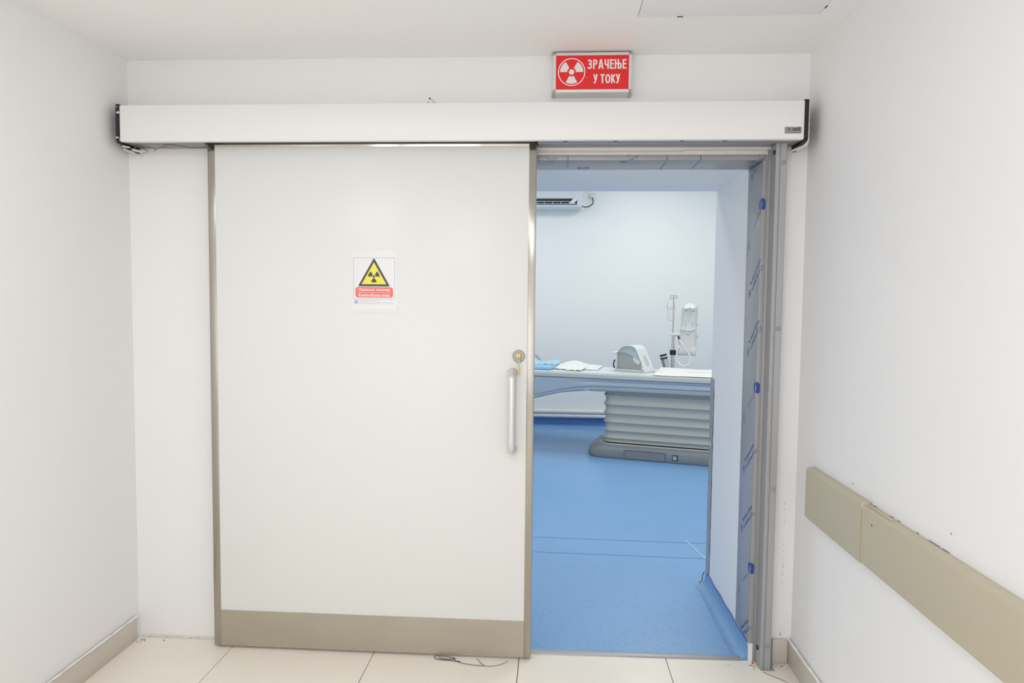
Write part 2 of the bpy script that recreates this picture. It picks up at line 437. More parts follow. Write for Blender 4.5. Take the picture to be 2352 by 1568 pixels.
BACK = -7.4
struct('wall_left', MB().box(-0.12, 0, BACK, 0, 0, H), 'wall', 'white painted corridor wall on the left of the sliding door', 'wall')
wall_right = struct('wall_right', MB().box(W, W + 0.12, BACK, 0, 0, H), 'wall', 'white painted corridor wall carrying the beige crash rail', 'wall')
struct('wall_behind', MB().box(-0.12, W + 0.12, BACK - 0.12, BACK, 0, H), 'wall', 'white end wall of the corridor behind the viewer', 'wall')
m = MB()
m.box(-1.6, OPEN_L, 0, WALL_T, 0, ROOM_H).box(OPEN_R, 5.6, 0, WALL_T, 0, ROOM_H).box(OPEN_L, OPEN_R, 0, WALL_T, OPEN_Z, ROOM_H)
wall_back = struct('wall_back', m, 'wall', 'thick white wall with the doorway into the treatment room', 'wall')
# ceiling with a square hole for the hatch
hx0, hx1, hy0, hy1 = 2.035, 2.639, -0.965, -0.358
m = MB().box(-0.12, hx0, BACK, 0, H, H + 0.1).box(hx1, W + 0.12, BACK, 0, H, H + 0.1)
m.box(hx0, hx1, hy1, 0, H, H + 0.1).box(hx0, hx1, BACK, hy0, H, H + 0.1)
ceiling = struct('ceiling', m, 'ceil', 'smooth white corridor ceiling above the sliding door', 'ceiling')
g = 0.0022
hatch = thing('access_hatch', 'square flush access hatch in the white corridor ceiling', 'access hatch', (hx0, hy1, H))
MB().box(hx0 + g, hx1 - g, hy0 + g, hy1 - g, H - 0.001, H + 0.014, 0.001).build('hatch_panel', 'ceil', hatch)
m = MB().box(hx0 + 0.0003, hx1 - 0.0003, hy0 + 0.0003, hy1 - 0.0003, H + 0.03, H + 0.05)
m.build('hatch_backing', 'dark', hatch)
for x, y, dx, dy in ((2.178, hy1 - 0.002, 0.010, 0.002), (hx1 - 0.002, -0.42, 0.002, 0.008)):
    MB().box(x - dx, x + dx, y - dy, y + dy, H - 0.003, H + 0.002, 0.0006).build('latch', 'dark', hatch)

# tiled floor: every tile a piece
floor = struct('floor', MB().box(-0.12, W + 0.12, BACK, 0.0, -0.06, -0.006), 'grout', 'corridor floor of cream tiles with dark joints', 'floor')
xs = [0.0, 0.4426, 1.0426, 1.6426, 2.2426, W]
ys = [0.0008, -0.93, -1.53, -2.13, -2.73, -3.33, -3.93, -4.53, -5.13, -5.73, -6.33, -6.93, BACK]
k = 0
for i in range(5):
    for j in range(len(ys) - 1):
        x0, x1, y1, y0 = xs[i], xs[i + 1], ys[j], ys[j + 1]
        gg = 0.0014
        MB().box(x0 + (gg if i else 0.001), x1 - (gg if i < 4 else 0.001), y0 + gg, y1 - (gg if j else 0), -0.008, 0.0, 0.0006, 1).build('tile', 'tile', floor)
        k += 1

m = MB()
m.box(0.0005, 0.012, BACK, -0.03, 0.0005, 0.1, 0.002)
struct('baseboard_left', m, 'base', 'cream tile skirting along the left corridor wall', 'skirting')
struct('baseboard_right', MB().box(W - 0.014, W - 0.0005, BACK, -0.001, 0.0005, 0.1, 0.002), 'base', 'cream tile skirting along the right corridor wall under the crash rail', 'skirting')
struct('baseboard_back', MB().box(2.668, W - 0.0145, -0.013, -0.0005, 0.0005, 0.1, 0.0025), 'base', 'short cream skirting tile between the aluminium post and the right corner', 'skirting')

def bead(path, r, jit):
    m = MB(); pts = []; rs = []
    for p in path:
        pts.append((p[0] + random.uniform(-jit, jit), p[1] + random.uniform(-jit, jit), p[2] + random.uniform(-jit, jit) * 0.6)); rs.append(r * random.uniform(0.55, 1.4))
    return m.tube(pts, rs, 6)
struct('trim_1', bead([(0.016 + 0.36 * t / 40, -0.004, 0.004) for t in range(41)], 0.005, 0.0015), 'plaster', 'crumbly plaster bead where the wall meets the floor left of the door', 'plaster bead')
m = bead([(0.014, -0.02 - 0.03 * t, 0.1015) for t in range(60)], 0.0035, 0.001)
struct('trim_2', m, 'wall', 'painted filler bead on top of the left skirting', 'filler bead')
m = bead([(W - 0.013, -0.005 - 0.03 * t, 0.1015) for t in range(60)], 0.004, 0.0015)
struct('trim_3', m, 'wall', 'painted filler bead on top of the right skirting', 'filler bead')

# ------------------------------------------------------------------ the room behind
m = MB().box(OPEN_L, OPEN_R, 0.0, WALL_T, -0.06, 0).box(-1.6, 5.6, WALL_T, FAR_Y, -0.06, 0)
floor_room = struct('floor_room', m, 'vinyl', 'blue speckled vinyl floor of the treatment room', 'floor')
struct('wall_far', MB().box(-1.6, 5.6, FAR_Y, FAR_Y + 0.12, 0, ROOM_H), 'room_wall', 'pale far wall of the treatment room behind the table', 'wall')
struct('wall_room_left', MB().box(-1.72, -1.6, WALL_T, FAR_Y, 0, ROOM_H), 'room_wall', 'side wall of the treatment room hidden behind the door', 'wall')
struct('wall_room_right', MB().box(5.6, 5.72, WALL_T, FAR_Y, 0, ROOM_H), 'room_wall', 'side wall of the treatment room past the table end', 'wall')
struct('ceiling_room', MB().box(-1.6, 5.6, WALL_T, FAR_Y, ROOM_H, ROOM_H + 0.1), 'room_wall', 'white ceiling of the treatment room', 'ceiling')
def ribbon(p0, p1, w, z0, z1):
    p0, p1 = Vector(p0), Vector(p1); d = (p1 - p0).normalized(); n = Vector((-d.y, d.x)) * w / 2
    return MB().fill([tuple(p0 + n), tuple(p0 - n), tuple(p1 - n), tuple(p1 + n)], (), z0, z1)
ribbon((-1.5, 1.46), (5.5, 1.303), 0.0045, 0.0002, 0.0008).build('weld_seam', 'weld', floor_room)
ribbon((-1.5, 1.215), (5.5, 1.044), 0.0045, 0.0002, 0.0008).build('weld_seam', 'weld', floor_room)
ribbon((2.60, 1.405), (2.655, 1.12), 0.010, 0.0004, 0.0009).build('weld_seam', 'weld_pale', floor_room)

def cove_profile(r, top, t=0.0022):
    """(out from wall, height): concave rise from floor up the wall"""
    inner = [(r + 0.012, 0.0004)] + [(r - r * math.sin(a), r - r * math.cos(a)) for a in (math.pi / 2 * i / 8 for i in range(9))] + [(0.0, top)]
    inner = [(max(a, 0.0) + t, b + 0.0008) for a, b in inner]
    return inner + [(0.0003, top + 0.0008), (0.0003, 0.0005)]
# cove on the right reveal, slightly wavy cut edge
def cove_ring(y, x, top, r): return [(x - a, y, b) for a, b in cove_profile(r, top)]
rings = []
for i in range(26):
    y = 0.012 + 0.727 * i / 25
    top = 0.070 + 0.003 * math.sin(i * 0.9) - 0.006 * (i / 25)
    rings.append(cove_ring(y, OPEN_R - (0.0 if i else -0.0), top, 0.042))
rings.insert(0, [(p[0], p[1] - 0.006, p[2] * 0.75) for p in rings[0]])
rr = [(p[0] - 0.007, p[1] + 0.010, p[2] * 0.98) for p in rings[-1]]; rings.append(rr)
cove = tag(MB().loft(rings).build('trim_4', 'vinyl_turn_shaded', origin=(OPEN_R, 0.4, 0)), 'blue vinyl cove turned up the right reveal of the doorway', 'cove skirting', kind='structure')
m = MB().tube([(OPEN_R - 0.0035, 0.02 + 0.72 * i / 24, 0.0715 + 0.003 * math.sin(i * 0.93) - 0.006 * i / 24) for i in range(25)], 0.0022, 6)
m.build('cut_edge', 'vinyl_edge', cove)
MB().tube(smooth_path([(OPEN_R - 0.012, 0.757, 0.066), (OPEN_R - 0.02, 0.76, 0.045), (OPEN_R - 0.022, 0.76, 0.02), (OPEN_R - 0.035, 0.762, 0.003)]), 0.0025, 6).build('torn_edge', 'brown', cove)
# cove along the far wall
rings = [[(x, FAR_Y - a, b) for a, b in cove_profile(0.03, 0.082)] for x in (-1.6, 2.0, 5.6)]
tag(MB().loft(rings).build('trim_5', 'vinyl_cove_shaded', origin=(2, FAR_Y, 0)), 'blue vinyl cove with painted-in shade at the foot of the far wall', 'cove skirting', kind='structure')
m = MB().tube([(1.75 + 0.6 * i / 20, FAR_Y - 0.006, 0.083 + 0.003 * math.sin(i)) for i in range(21)], [0.003 + 0.004 * abs(math.sin(i * 0.16 + 0.2)) for i in range(21)], 6)
tag(m.build('trim_6', 'glue', origin=(2, FAR_Y, 0.083)), 'ochre glue smear above the blue cove under the pipes', 'glue smear', kind='structure')

# threshold strip between tile and vinyl
def thr_y(x): return -0.020 + (x - 1.709) * 0.018
prof = [(-0.000, 0.0005), (0.004, 0.005), (0.014, 0.0068), (0.022, 0.0068), (0.032, 0.005), (0.036, 0.0005)]
rings = [[(x, thr_y(x) + a, b) for a, b in prof] for x in (1.33, 2.0, 2.545)]
rings.append([(2.556, thr_y(2.545) + 0.010 + a * 0.5, b * 0.8) for a, b in prof])
thr = tag(MB().loft(rings).build('trim_7', 'alu', origin=(2, 0, 0)), 'aluminium threshold strip between cream tiles and blue vinyl', 'threshold strip', kind='structure')
for x in (1.79, 2.02, 2.26, 2.46):
    MB().lathe([(0.0001, 0.0074), (0.004, 0.0074), (0.0045, 0.006)], (x, thr_y(x) + 0.018, 0), 'Z', 10).build('screw', 'nickel', thr)

# ------------------------------------------------------------------ film covered steel lining of the doorway
lin = thing('door_lining', 'blue-grey film covered steel lining around the doorway edge', 'door lining', (OPEN_R, 0, 0))
m = MB().box(OPEN_R - 0.0035, OPEN_R - 0.0005, -0.0035, 0.190, 0.078, OPEN_Z - 0.004, 0.0008)
m.box(OPEN_R - 0.0035, 2.5925, -0.0060, -0.0008, 0.076, OPEN_Z - 0.0040, 0.001)
m.build('jamb_sheet', 'film', lin)
m = MB().box(OPEN_L + 0.004, OPEN_R - 0.0035, -0.0035, 0.190, OPEN_Z - 0.0035, OPEN_Z - 0.0005, 0.0008)
m.box(OPEN_L + 0.004, 2.590, -0.0045, -0.0008, OPEN_Z - 0.0035, 2.0365, 0.001)
m.build('head_sheet', 'film', lin)
bead([(OPEN_R - 0.006, 0.002 + 0.19 * i / 12, OPEN_Z - 0.007) for i in range(13)], 0.0010, 0.0004).build('corner_seam', 'dark', lin)

# print on the film. s = distance from the bend (positive on the reveal side), mapped round the bend
def wrap_add(mb, b):
    """b: mesh in film coordinates x = -s (toward the corridor), y = height"""
    geom = b.verts[:] + b.edges[:] + b.faces[:]
    bmesh.ops.bisect_plane(b, geom=geom, plane_co=(0, 0, 0), plane_no=(1, 0, 0))
    for v in b.verts:
        s, z = -v.co.x, v.co.y
        if s >= 0: v.co = Vector((OPEN_R - 0.0039, -0.0060 + s, z))
        else: v.co = Vector((OPEN_R - 0.0035 - s, -0.0064, z))
    mb.add(b)
def flat_text(body, w, h, weight=0.0): return text_bm(body, 0, w, 0, h, weight, 0.0)
def poly_bm(loop, holes=()):
    b = bmesh.new()
    for l in (loop, *holes):
        vs = [b.verts.new((p[0], p[1], 0)) for p in l]
        for i in range(len(vs)): b.edges.new((vs[i], vs[(i + 1) % len(vs)]))
    bmesh.ops.triangle_fill(b, use_beauty=True, use_dissolve=False, edges=b.edges[:]); return b
def film_place(b, s0, z0, deg):
    bmesh.ops.transform(b, matrix=Matrix.Translation((-s0, z0, 0)) @ Matrix.Rotation(math.radians(deg), 4, 'Z'), verts=b.verts); return b
def clip(b, smax, zmin, zmax):
    for co, no in (((-smax, 0, 0), (-1, 0, 0)), ((0, zmax, 0), (0, 1, 0)), ((0, zmin, 0), (0, -1, 0)), ((0.0145, 0, 0), (1, 0, 0))):
        bmesh.ops.bisect_plane(b, geom=b.verts[:] + b.edges[:] + b.faces[:], plane_co=co, plane_no=no, clear_outer=True)
    return b
def slogan(s0, z0):
    m = MB()
    for body, w, h, ds, dz in (('The Advanced Solution', 0.156, 0.0165, 0, 0), ('for LASER Fiber & CO', 0.150, 0.0150, -0.0195, -0.0205)):
        wrap_add(m, clip(film_place(flat_text(body, w, h, 0.004), s0 + ds, z0 + dz, 39), 0.186, 0.085, 2.0))
    wrap_add(m, clip(film_place(flat_text('2', 0.006, 0.010, 0.03), s0 - 0.0195 - 0.1225, z0 - 0.0205 + 0.090, 39), 0.186, 0.085, 2.0))
    if len(m.bm.faces): m.build('slogan_print', 'ink', lin, smooth=0)
    m = MB()
    d = [(-0.017, 0), (0, -0.020), (0.017, 0), (0, 0.020)]; d2 = [(p[0] * 0.72, p[1] * 0.72) for p in d]; d3 = [(p[0] * 0.4, p[1] * 0.4) for p in d]
    for loop, hol in ((d, [d2]), (d3, [])):
        wrap_add(m, clip(film_place(poly_bm(loop, hol), s0 + 0.013, z0 - 0.029, 0), 0.186, 0.085, 2.0))
    if len(m.bm.faces): m.build('diamond_print', 'ink_pale', lin, smooth=0)
for s0, z0 in ((0.115, 1.525), (0.113, 1.284), (0.122, 0.790), (0.127, 0.535), (0.127, 0.062), (0.128, 2.005)):
    slogan(s0, z0)
def film_logo(s0, z0, ds, dz):
    m = MB()
    # round emblem with a pale slanted N left open
    r = 0.026
    left = [p for p in arc(0, 0, r, 118, 262, 18)] + [(-0.004, -0.014), (-0.010, -0.016), (-0.006, 0.006), (0.000, 0.012), (-0.003, 0.020)]
    rightp = [p for p in arc(0, 0, r, -62, 82, 18)] + [(0.006, 0.010), (0.008, -0.004), (0.001, -0.010), (0.008, -0.020)]
    for lp in (left, rightp): wrap_add(m, clip(film_place(poly_bm(lp), s0 + 0.006, z0, 0), 0.186, 0.085, 2.0))
    m.build('emblem_print', 'ink', lin, smooth=0)
    m = MB()
    wrap_add(m, clip(film_place(flat_text('NOVACEL', 0.098, 0.013, -0.004), s0 + ds, z0 + dz, 39), 0.186, 0.085, 2.0))
    m.build('brand_print', 'ink_pale', lin, smooth=0)
    m = MB()
    d = [(-0.017, 0), (0, -0.020), (0.017, 0), (0, 0.020)]
    wrap_add(m, clip(film_place(poly_bm(d, [[(p[0] * 0.7, p[1] * 0.7) for p in d]]), s0 + 0.155, z0 - 0.148, 0), 0.186, 0.085, 2.0))
    wrap_add(m, clip(film_place(flat_text('Z', 0.012, 0.018, 0.01), s0 + 0.182, z0 - 0.19, 39), 0.186, 0.085, 2.0))
    m.build('diamond_print', 'ink_pale', lin, smooth=0)
for z0 in (1.845, 1.120, 0.385): film_logo(0.0, z0, 0.094, -0.092)
# print on the head sheet: front strip and soffit
yf, zs = -0.0048, OPEN_Z - 0.0038
def strip_front(pts, w):
    m = MB()
    for (a, b) in zip(pts, pts[1:]):
        p0, p1 = Vector(a), Vector(b); d = (p1 - p0).normalized(); n = Vector((-d.y, d.x)) * w / 2
        m.fill([tuple(p0 + n), tuple(p0 - n), tuple(p1 - n), tuple(p1 + n)], (), 0, 0.0002, on_back(0, yf, 0))
    return m
def soffit(m, p0, p1, w, z=zs):
    p0, p1 = Vector(p0), Vector(p1); d = (p1 - p0).normalized(); n = Vector((-d.y, d.x)) * w / 2
    m.fill([tuple(p0 + n), tuple(p0 - n), tuple(p1 - n), tuple(p1 + n)], (), z - 0.0002, z)
m = strip_front([(1.733, 2.0355), (1.726, 2.0215), (1.741, 2.025), (1.743, 2.0185)], 0.0013)
for a in ([(1.751, 2.0185), (1.750, 2.025), (1.766, 2.0215), (1.760, 2.0355)],):
    m2 = strip_front(a, 0.0013); me = bpy.data.meshes.new('t'); m2.bm.to_mesh(me); m.bm.from_mesh(me)
m.build('arrow_print', 'ink', lin, smooth=0)
for x in (1.8085, 1.814, 2.200, 2.204, 2.331, 2.335):
    m = MB().fill([(x - 0.0008, 2.017), (x + 0.0008, 2.017), (x + 0.0008, 2.0355), (x - 0.0008, 2.0355)], (), 0, 0.0002, on_back(0, yf, 0))
    m.build('line_print', 'ink', lin, smooth=0)
for a, b in (((1.743, 0.0), (1.741, 0.075)), ((1.751, 0.0), (1.751, 0.075)), ((1.8085, 0), (1.811, 0.16)), ((1.814, 0), (1.816, 0.16)), ((2.200, 0.0), (2.202, 0.185)), ((2.204, 0.0), (2.206, 0.185)), ((2.331, 0), (2.331, 0.165)), ((2.335, 0), (2.336, 0.165))):
    m = MB(); soffit(m, a, b, 0.0018); m.build('line_print', 'ink_pale', lin, smooth=0)
m = MB().fill([(1.88 + 0.027 * math.cos(t), 0.152 + 0.027 * math.sin(t)) for t in [math.radians(20 + 320 * i / 20) for i in range(21)]] +
       [(1.88 + 0.017 * math.cos(t), 0.152 + 0.020 * math.sin(t)) for t in [math.radians(340 - 320 * i / 20) for i in range(21)]], (), zs - 0.0002, zs)
m.build('emblem_print', 'ink_pale', lin, smooth=0)
m = MB().fill([(2.035 + dx, 0.03 + dy) for dx, dy in ((-0.02, 0), (0, -0.022), (0.02, 0), (0, 0.022))], (), zs - 0.0002, zs)
m.build('diamond_print', 'ink_pale', lin, smooth=0)
m = MB().fill([(2.545 + dx, 0.03 + dy) for dx, dy in ((-0.02, 0), (0, -0.022), (0.02, 0), (0, 0.022))], (), zs - 0.0002, zs)
m.build('diamond_print', 'ink_pale', lin, smooth=0)
m = MB()
def front_text(body, w, h, x, z, deg, zlo, zhi):
    b = film_place(flat_text(body, w, h, 0.006), -x, z, deg)
    for co, no in (((0, zhi, 0), (0, 1, 0)), ((0, zlo, 0), (0, -1, 0)), ((2.589, 0, 0), (1, 0, 0))):
        bmesh.ops.bisect_plane(b, geom=b.verts[:] + b.edges[:] + b.faces[:], plane_co=co, plane_no=no, clear_outer=True)
    bmesh.ops.transform(b, matrix=on_back(0, yf - 0.0001, 0), verts=b.verts); m.add(b)
front_text('The Advanced Solution', 0.156, 0.0165, 2.049, 2.026, 39, 2.0165, 2.036)
front_text('for LASER Fiber', 0.112, 0.015, 2.062, 2.008, 39, 2.0165, 2.036)
front_text('The Advanced Solution', 0.156, 0.0165, 2.556, 2.027, 39, 2.0165, 2.036)
front_text('for LASER Fiber', 0.112, 0.015, 2.566, 2.008, 39, 2.0165, 2.036)
m.build('slogan_print', 'ink', lin, smooth=0)

# plaster ledge above the head sheet
m = MB().box(OPEN_L, 2.588, -0.009, -0.0005, 2.037, 2.0495, 0.0015)
m.box(2.26, 2.588, -0.0105, -0.0005, 2.047, 2.0525, 0.0015)
struct('trim_8', m, 'plaster', 'cream plaster ledge just above the film covered door head', 'plaster ledge', origin=(2, 0, 2.04))

# corner guard at the room end of the reveal
gd = thing('corner_guard', 'steel corner guard on the room end of the white reveal', 'corner guard', (OPEN_R, WALL_T, 0.05))
m = MB().fill([(0.700, 0.074), (0.7675, 0.060), (0.7675, 1.080), (0.700, 1.073)], (), 0.0006, 0.0036, Matrix(((0, 0, -1, OPEN_R), (1, 0, 0, 0), (0, 1, 0, 0), (0, 0, 0, 1))))
m.build('reveal_leg', 'film', gd)
MB().box(OPEN_R - 0.0036, OPEN_R + 0.065, WALL_T + 0.0006, WALL_T + 0.0036, 0.06, 1.080, 0.0008).build('room_leg', 'film', gd)
bead([(OPEN_R - 0.001, 0.6985, 0.075 + (0.95 * i / 30)) for i in range(31)], 0.0020, 0.0012).build('sealant', 'brown', gd)
MB().fill([(0.725, 0.735), (0.742, 0.722), (0.757, 0.737), (0.742, 0.752)], (), 0.0038, 0.0044, Matrix(((0, 0, -1, OPEN_R), (1, 0, 0, 0), (0, 1, 0, 0), (0, 0, 0, 1)))).build('tape_patch', 'sheet', gd)

# ------------------------------------------------------------------ aluminium post at the right of the doorway
struct('trim_9', MB().box(2.5928, 2.662, -0.006, -0.0005, 0.0, 2.056, 0.001), 'alu_dull', 'flat grey aluminium strip between the doorway lining and the post', 'jamb strip', origin=(2.6, 0, 0))
post = thing('stop_post', 'tall grey aluminium post with round caps right of the doorway', 'door post', (2.622, -0.04, 0))
m = MB()
prof = [(2.603, -0.0065), (2.603, -0.068), (2.605, -0.070), (2.6135, -0.070), (2.6150, -0.066), (2.6185, -0.066), (2.620, -0.070), (2.6425, -0.070), (2.6445, -0.068), (2.6445, -0.0065)]
m.loft([[(x, y, z) for x, y in prof] for z in (0.003, 1.0, 2.0655)])
m.build('channel', 'alu', post)
for z in (1.993, 1.359, 0.729, 0.098):
    MB().lathe([(0.0092, 0.0), (0.0092, -0.0016), (0.0080, -0.0024), (0.0001, -0.0026)], (2.6312, -0.0700, z), 'Y', 20).build('screw_cap', 'cap', post)
MB().box(2.606, 2.660, -0.075, -0.02, 0.0005, 0.0035, 0.0008).build('foot_plate', 'alu_dull', post)
MB().lathe([(0.0001, -0.004), (0.009, -0.004), (0.010, 0.001), (0.0001, 0.001)], (2.6028, -0.035, 0.075), 'X', 14).build('buffer', 'black', post)
MB().lathe([(0.0001, -0.004), (0.008, -0.004), (0.009, 0.001), (0.0001, 0.001)], (2.6028, -0.052, 2.035), 'X', 14).build('buffer', 'black', post)

# ------------------------------------------------------------------ sliding door leaf
DX0, DX1, DZ0, DZ1, DF, DB = 0.370, 1.690, 0.010, 2.1000, -0.070, -0.022
door = thing('door_1', 'large cream sliding door leaf edged in steel, half open', 'door', ((DX0 + DX1) / 2, -0.046, DZ0), kind='structure')
MB().box(DX0 + 0.004, DX1 - 0.004, DF + 0.0015, DB, DZ0 + 0.003, DZ1 - 0.002, 0.001).build('leaf', 'door', door)
MB().box(DX0, DX0 + 0.030, DF, DB - 0.0005, DZ0, DZ1, 0.0018).build('edge_strip', 'steel', door)
MB().box(DX1 - 0.029, DX1, DF, DB - 0.0005, DZ0, DZ1, 0.0018).build('edge_strip', 'steel', door)
MB().box(DX0 + 0.0304, DX1 - 0.0294, DF, DF + 0.01, 2.0575, DZ1, 0.0006).build('top_strip', 'steel_top', door)
MB().fill([(DX0 + 0.0304, DZ0 + 0.001), (DX1 - 0.0294, DZ0 + 0.001), (DX1 - 0.0294, 0.161), (DX0 + 0.0304, 0.161)], (), 0, 0.0022, on_back(0, DF + 0.0015, 0)).build('kick_plate', 'kick', door)
# lock rosette
lock = MB().lathe([(0.0245, 0.002), (0.0245, -0.003), (0.022, -0.0055), (0.0135, -0.0058), (0.0130, -0.0045), (0.0001, -0.0045)], (1.6285, DF, 1.2375), 'Y', 40).build('lock_rosette', 'nickel', door)
m = MB().fill(arc(0, 0.004, 0.0085, -60, 240, 20) + [(-0.0045, -0.016), (0.0045, -0.016)], (), 0.0042, 0.0105, on_back(1.6285, DF, 1.2375))
m.build('cylinder', 'nickel', lock)
# pull handle: a bent tube
hx, hz0, hz1, hy = 1.6055, 0.848, 1.186, -0.124
path = [(hx, DF + 0.001, hz1 - 0.016)]
for i in range(9):
    a = math.pi / 2 * i / 8; path.append((hx, hy + 0.035 - 0.035 * math.sin(a), hz1 - 0.051 + 0.035 * math.cos(a)))
for i in range(9):
    a = math.pi / 2 * i / 8; path.append((hx, hy + 0.035 - 0.035 * math.cos(a), hz0 + 0.051 - 0.035 * math.sin(a)))
path.append((hx, DF + 0.001, hz0 + 0.016))
h = MB().tube(path, 0.0175, 20).build('pull_handle', 'handle', door, smooth=60)
for z in (hz1 - 0.016, hz0 + 0.016):
    MB().lathe([(0.0195, 0.001), (0.0195, -0.003), (0.0165, -0.004)], (hx, DF, z), 'Y', 24).build('handle_foot', 'nickel', h)

# keys hanging in the lock
kr = thing('key', 'small key with a yellow tag hanging in the door lock', 'key', (1.6285, DF - 0.010, 1.241))
MB().fill(circle(0, 0, 0.0085, 20), [circle(0, -0.0005, 0.0022, 10)], 0.0105, 0.020, on_back(1.6285, DF, 1.2415)).build('key_bow', 'brass', kr)
MB().fill(rrect(-0.0045, 0.0045, -0.030, -0.005, 0.003), [circle(0, -0.009, 0.002, 10)], 0.0140, 0.0165, on_back(1.6295, DF, 1.2375)).build('key_head', 'nickel', kr)
m = MB().fill([(-0.004, -0.033), (-0.0005, -0.033), (0.0015, -0.068), (-0.0035, -0.068)], (), 0.0130, 0.0175, on_back(1.6285, DF, 1.2375))
m.build('tag', 'key_yellow', kr)
MB().fill([(0.0030, -0.036), (0.0058, -0.036), (0.0062, -0.074), (0.0042, -0.074)], (), 0.012, 0.0145, on_back(1.6285, DF, 1.2375)).build('spare_key', 'nickel', kr)

# radiation notice on the door
nt_ = thing('radiation_notice', 'laminated sheet with yellow radiation triangle taped to the sliding door', 'notice', (1.048, DF, 1.415))
F0 = on_back(0, DF + 0.0013, 0)
MB().fill([(0.954, 1.4145), (1.1425, 1.413), (1.1415, 1.6515), (0.956, 1.6505)], (), 0.0, 0.0008, F0).build('sheet', 'sheet', nt_)
def outline(x0, x1, z0, z1, w): return [(x0, z0), (x1, z0), (x1, z1), (x0, z1)], [(x0 + w, z0 + w), (x1 - w, z0 + w), (x1 - w, z1 - w), (x0 + w, z1 - w)]
o_, i_ = outline(0.9635, 1.1315, 1.4575, 1.6215, 0.0011)
MB().fill(o_, [i_], 0.0008, 0.0010, F0).build('border_line', 'violet', nt_, smooth=0)
tri = round_poly([(0.982, 1.508), (1.1115, 1.508), (1.047, 1.6215)], 0.006)
MB().fill(tri, (), 0.0008, 0.0011, F0).build('triangle', 'sign_black', nt_, smooth=0)
MB().fill([(0.9965, 1.5165), (1.097, 1.5165), (1.047, 1.6035)], (), 0.0011, 0.0013, F0).build('triangle_face', 'yellow', nt_, smooth=0)
m = MB()
for a in (0, 120, 240): m.fill(blade(1.0465, 1.547, 0.0075, 0.0235, a, a + 60), (), 0.0013, 0.0015, F0)
m.fill(circle(1.0465, 1.547, 0.005), (), 0.0013, 0.0015, F0)
m.build('trefoil', 'sign_black', nt_, smooth=0)
MB().fill(rrect(0.9715, 1.1235, 1.4635, 1.5055, 0.010), (), 0.0008, 0.0011, F0).build('warning_band', 'coral', nt_, smooth=0)
m = MB()
text(m, 'Opasnost zracenje', 0.984, 1.112, 1.4865, 1.5010, F0 @ Matrix.Translation((0, 0, 0.0011)), 0.0, 0.0002, 1.06, 0.05)
text(m, 'Kontrolisana zona', 0.985, 1.111, 1.4670, 1.4800, F0 @ Matrix.Translation((0, 0, 0.0011)), 0.0, 0.0002, 1.06, 0.05)
cxn = 0.984 + 0.128 * 0.7475
m.fill([(cxn - 0.0022, 1.5030), (cxn - 0.0008, 1.5030), (cxn, 1.5018), (cxn + 0.0008, 1.5030), (cxn + 0.0022, 1.5030), (cxn + 0.0006, 1.5004), (cxn - 0.0006, 1.5004)], (), 0.0011, 0.0013, F0)
m.fill([(0.978, 1.4830), (1.116, 1.4830), (1.116, 1.4840), (0.978, 1.4840)], (), 0.0011, 0.0013, F0)
m.build('lettering', 'sign_white', nt_, smooth=0)
MB().fill([(0.968, 1.4395), (0.9805, 1.4395), (0.9805, 1.4515), (0.968, 1.4515)], [circle(0.9742, 1.4455, 0.0032, 12)], 0.0008, 0.0010, F0).build('emblem', 'logo_blue', nt_, smooth=0)
m = MB()
for body, x1, z in (('INSTITUT ZA NUKLEARNE NAUKE "VINČA"', 1.070, 1.4500), ('Laboratorija za zaštitu od zračenja i zaštitu životne sredine "Zaštita"', 1.121, 1.4436), ('tel./fax 011 / radijaciona i medicinska fizika, zaštita od zračenja', 1.128, 1.4374)):
    text(m, body, 0.986, x1, z, z + 0.0036, F0 @ Matrix.Translation((0, 0, 0.0008)), 0.0, 0.00015)
m.build('small_print', 'grey_ink', nt_, smooth=0)
MB().fill([(0.956, 1.4035), (1.1435, 1.4010), (1.1435, 1.4165), (0.956, 1.4155)], (), 0.0003, 0.0010, F0).build('tape_strip', 'door', nt_, smooth=0)

# ------------------------------------------------------------------ track cover above the door
CX0, CX1, CZ0, CZ1, CF = 0.048, 2.682, 2.0668, 2.209, -0.130
cov = thing('track_cover', 'long white sheet metal cover above the sliding door', 'door track cover', ((CX0 + CX1) / 2, -0.065, CZ0))
prof = [(-0.0005, CZ1 - 0.002), (CF + 0.006, CZ1 - 0.0), (CF + 0.002, CZ1 - 0.001), (CF, CZ1 - 0.005), (CF, CZ0 + 0.006), (CF + 0.002, CZ0 + 0.001), (CF + 0.006, CZ0), (CF + 0.022, CZ0), (CF + 0.022, CZ0 + 0.003), (CF + 0.008, CZ0 + 0.006), (CF + 0.004, CZ1 - 0.006), (-0.0005, CZ1 - 0.005)]
MB().loft([[(x, y, z) for y, z in prof] for x in (CX0, 1.3, CX1)]).build('cover_sheet', 'cover', cov)
MB().box(CX0, 0.366, -0.106, -0.0008, CZ0 + 0.0005, CZ0 + 0.03, 0.001).build('track_beam', 'alu_dull', cov)
MB().box(1.694, CX1, -0.106, -0.0008, CZ0 + 0.0005, CZ0 + 0.03, 0.001).build('track_beam', 'alu_dull', cov)
MB().box(0.3662, 1.6938, -0.018, -0.0008, CZ0 + 0.0005, CZ0 + 0.03, 0.001).build('track_beam', 'alu_dull', cov)
for x0, x1 in ((CX0 + 0.005, 0.366), (1.694, CX1 - 0.01)):
    MB().box(x0, x1, -0.080, -0.072, CZ0 - 0.0015, CZ0 + 0.0003, 0.0004).build('track_rib', 'alu', cov)
for x in (1.80, 1.99, 2.24, 2.40):
    MB().box(x - 0.008, x + 0.008, -0.112, -0.104, CZ0 - 0.001, CZ0 + 0.003, 0.001).build('track_screw', 'black', cov)
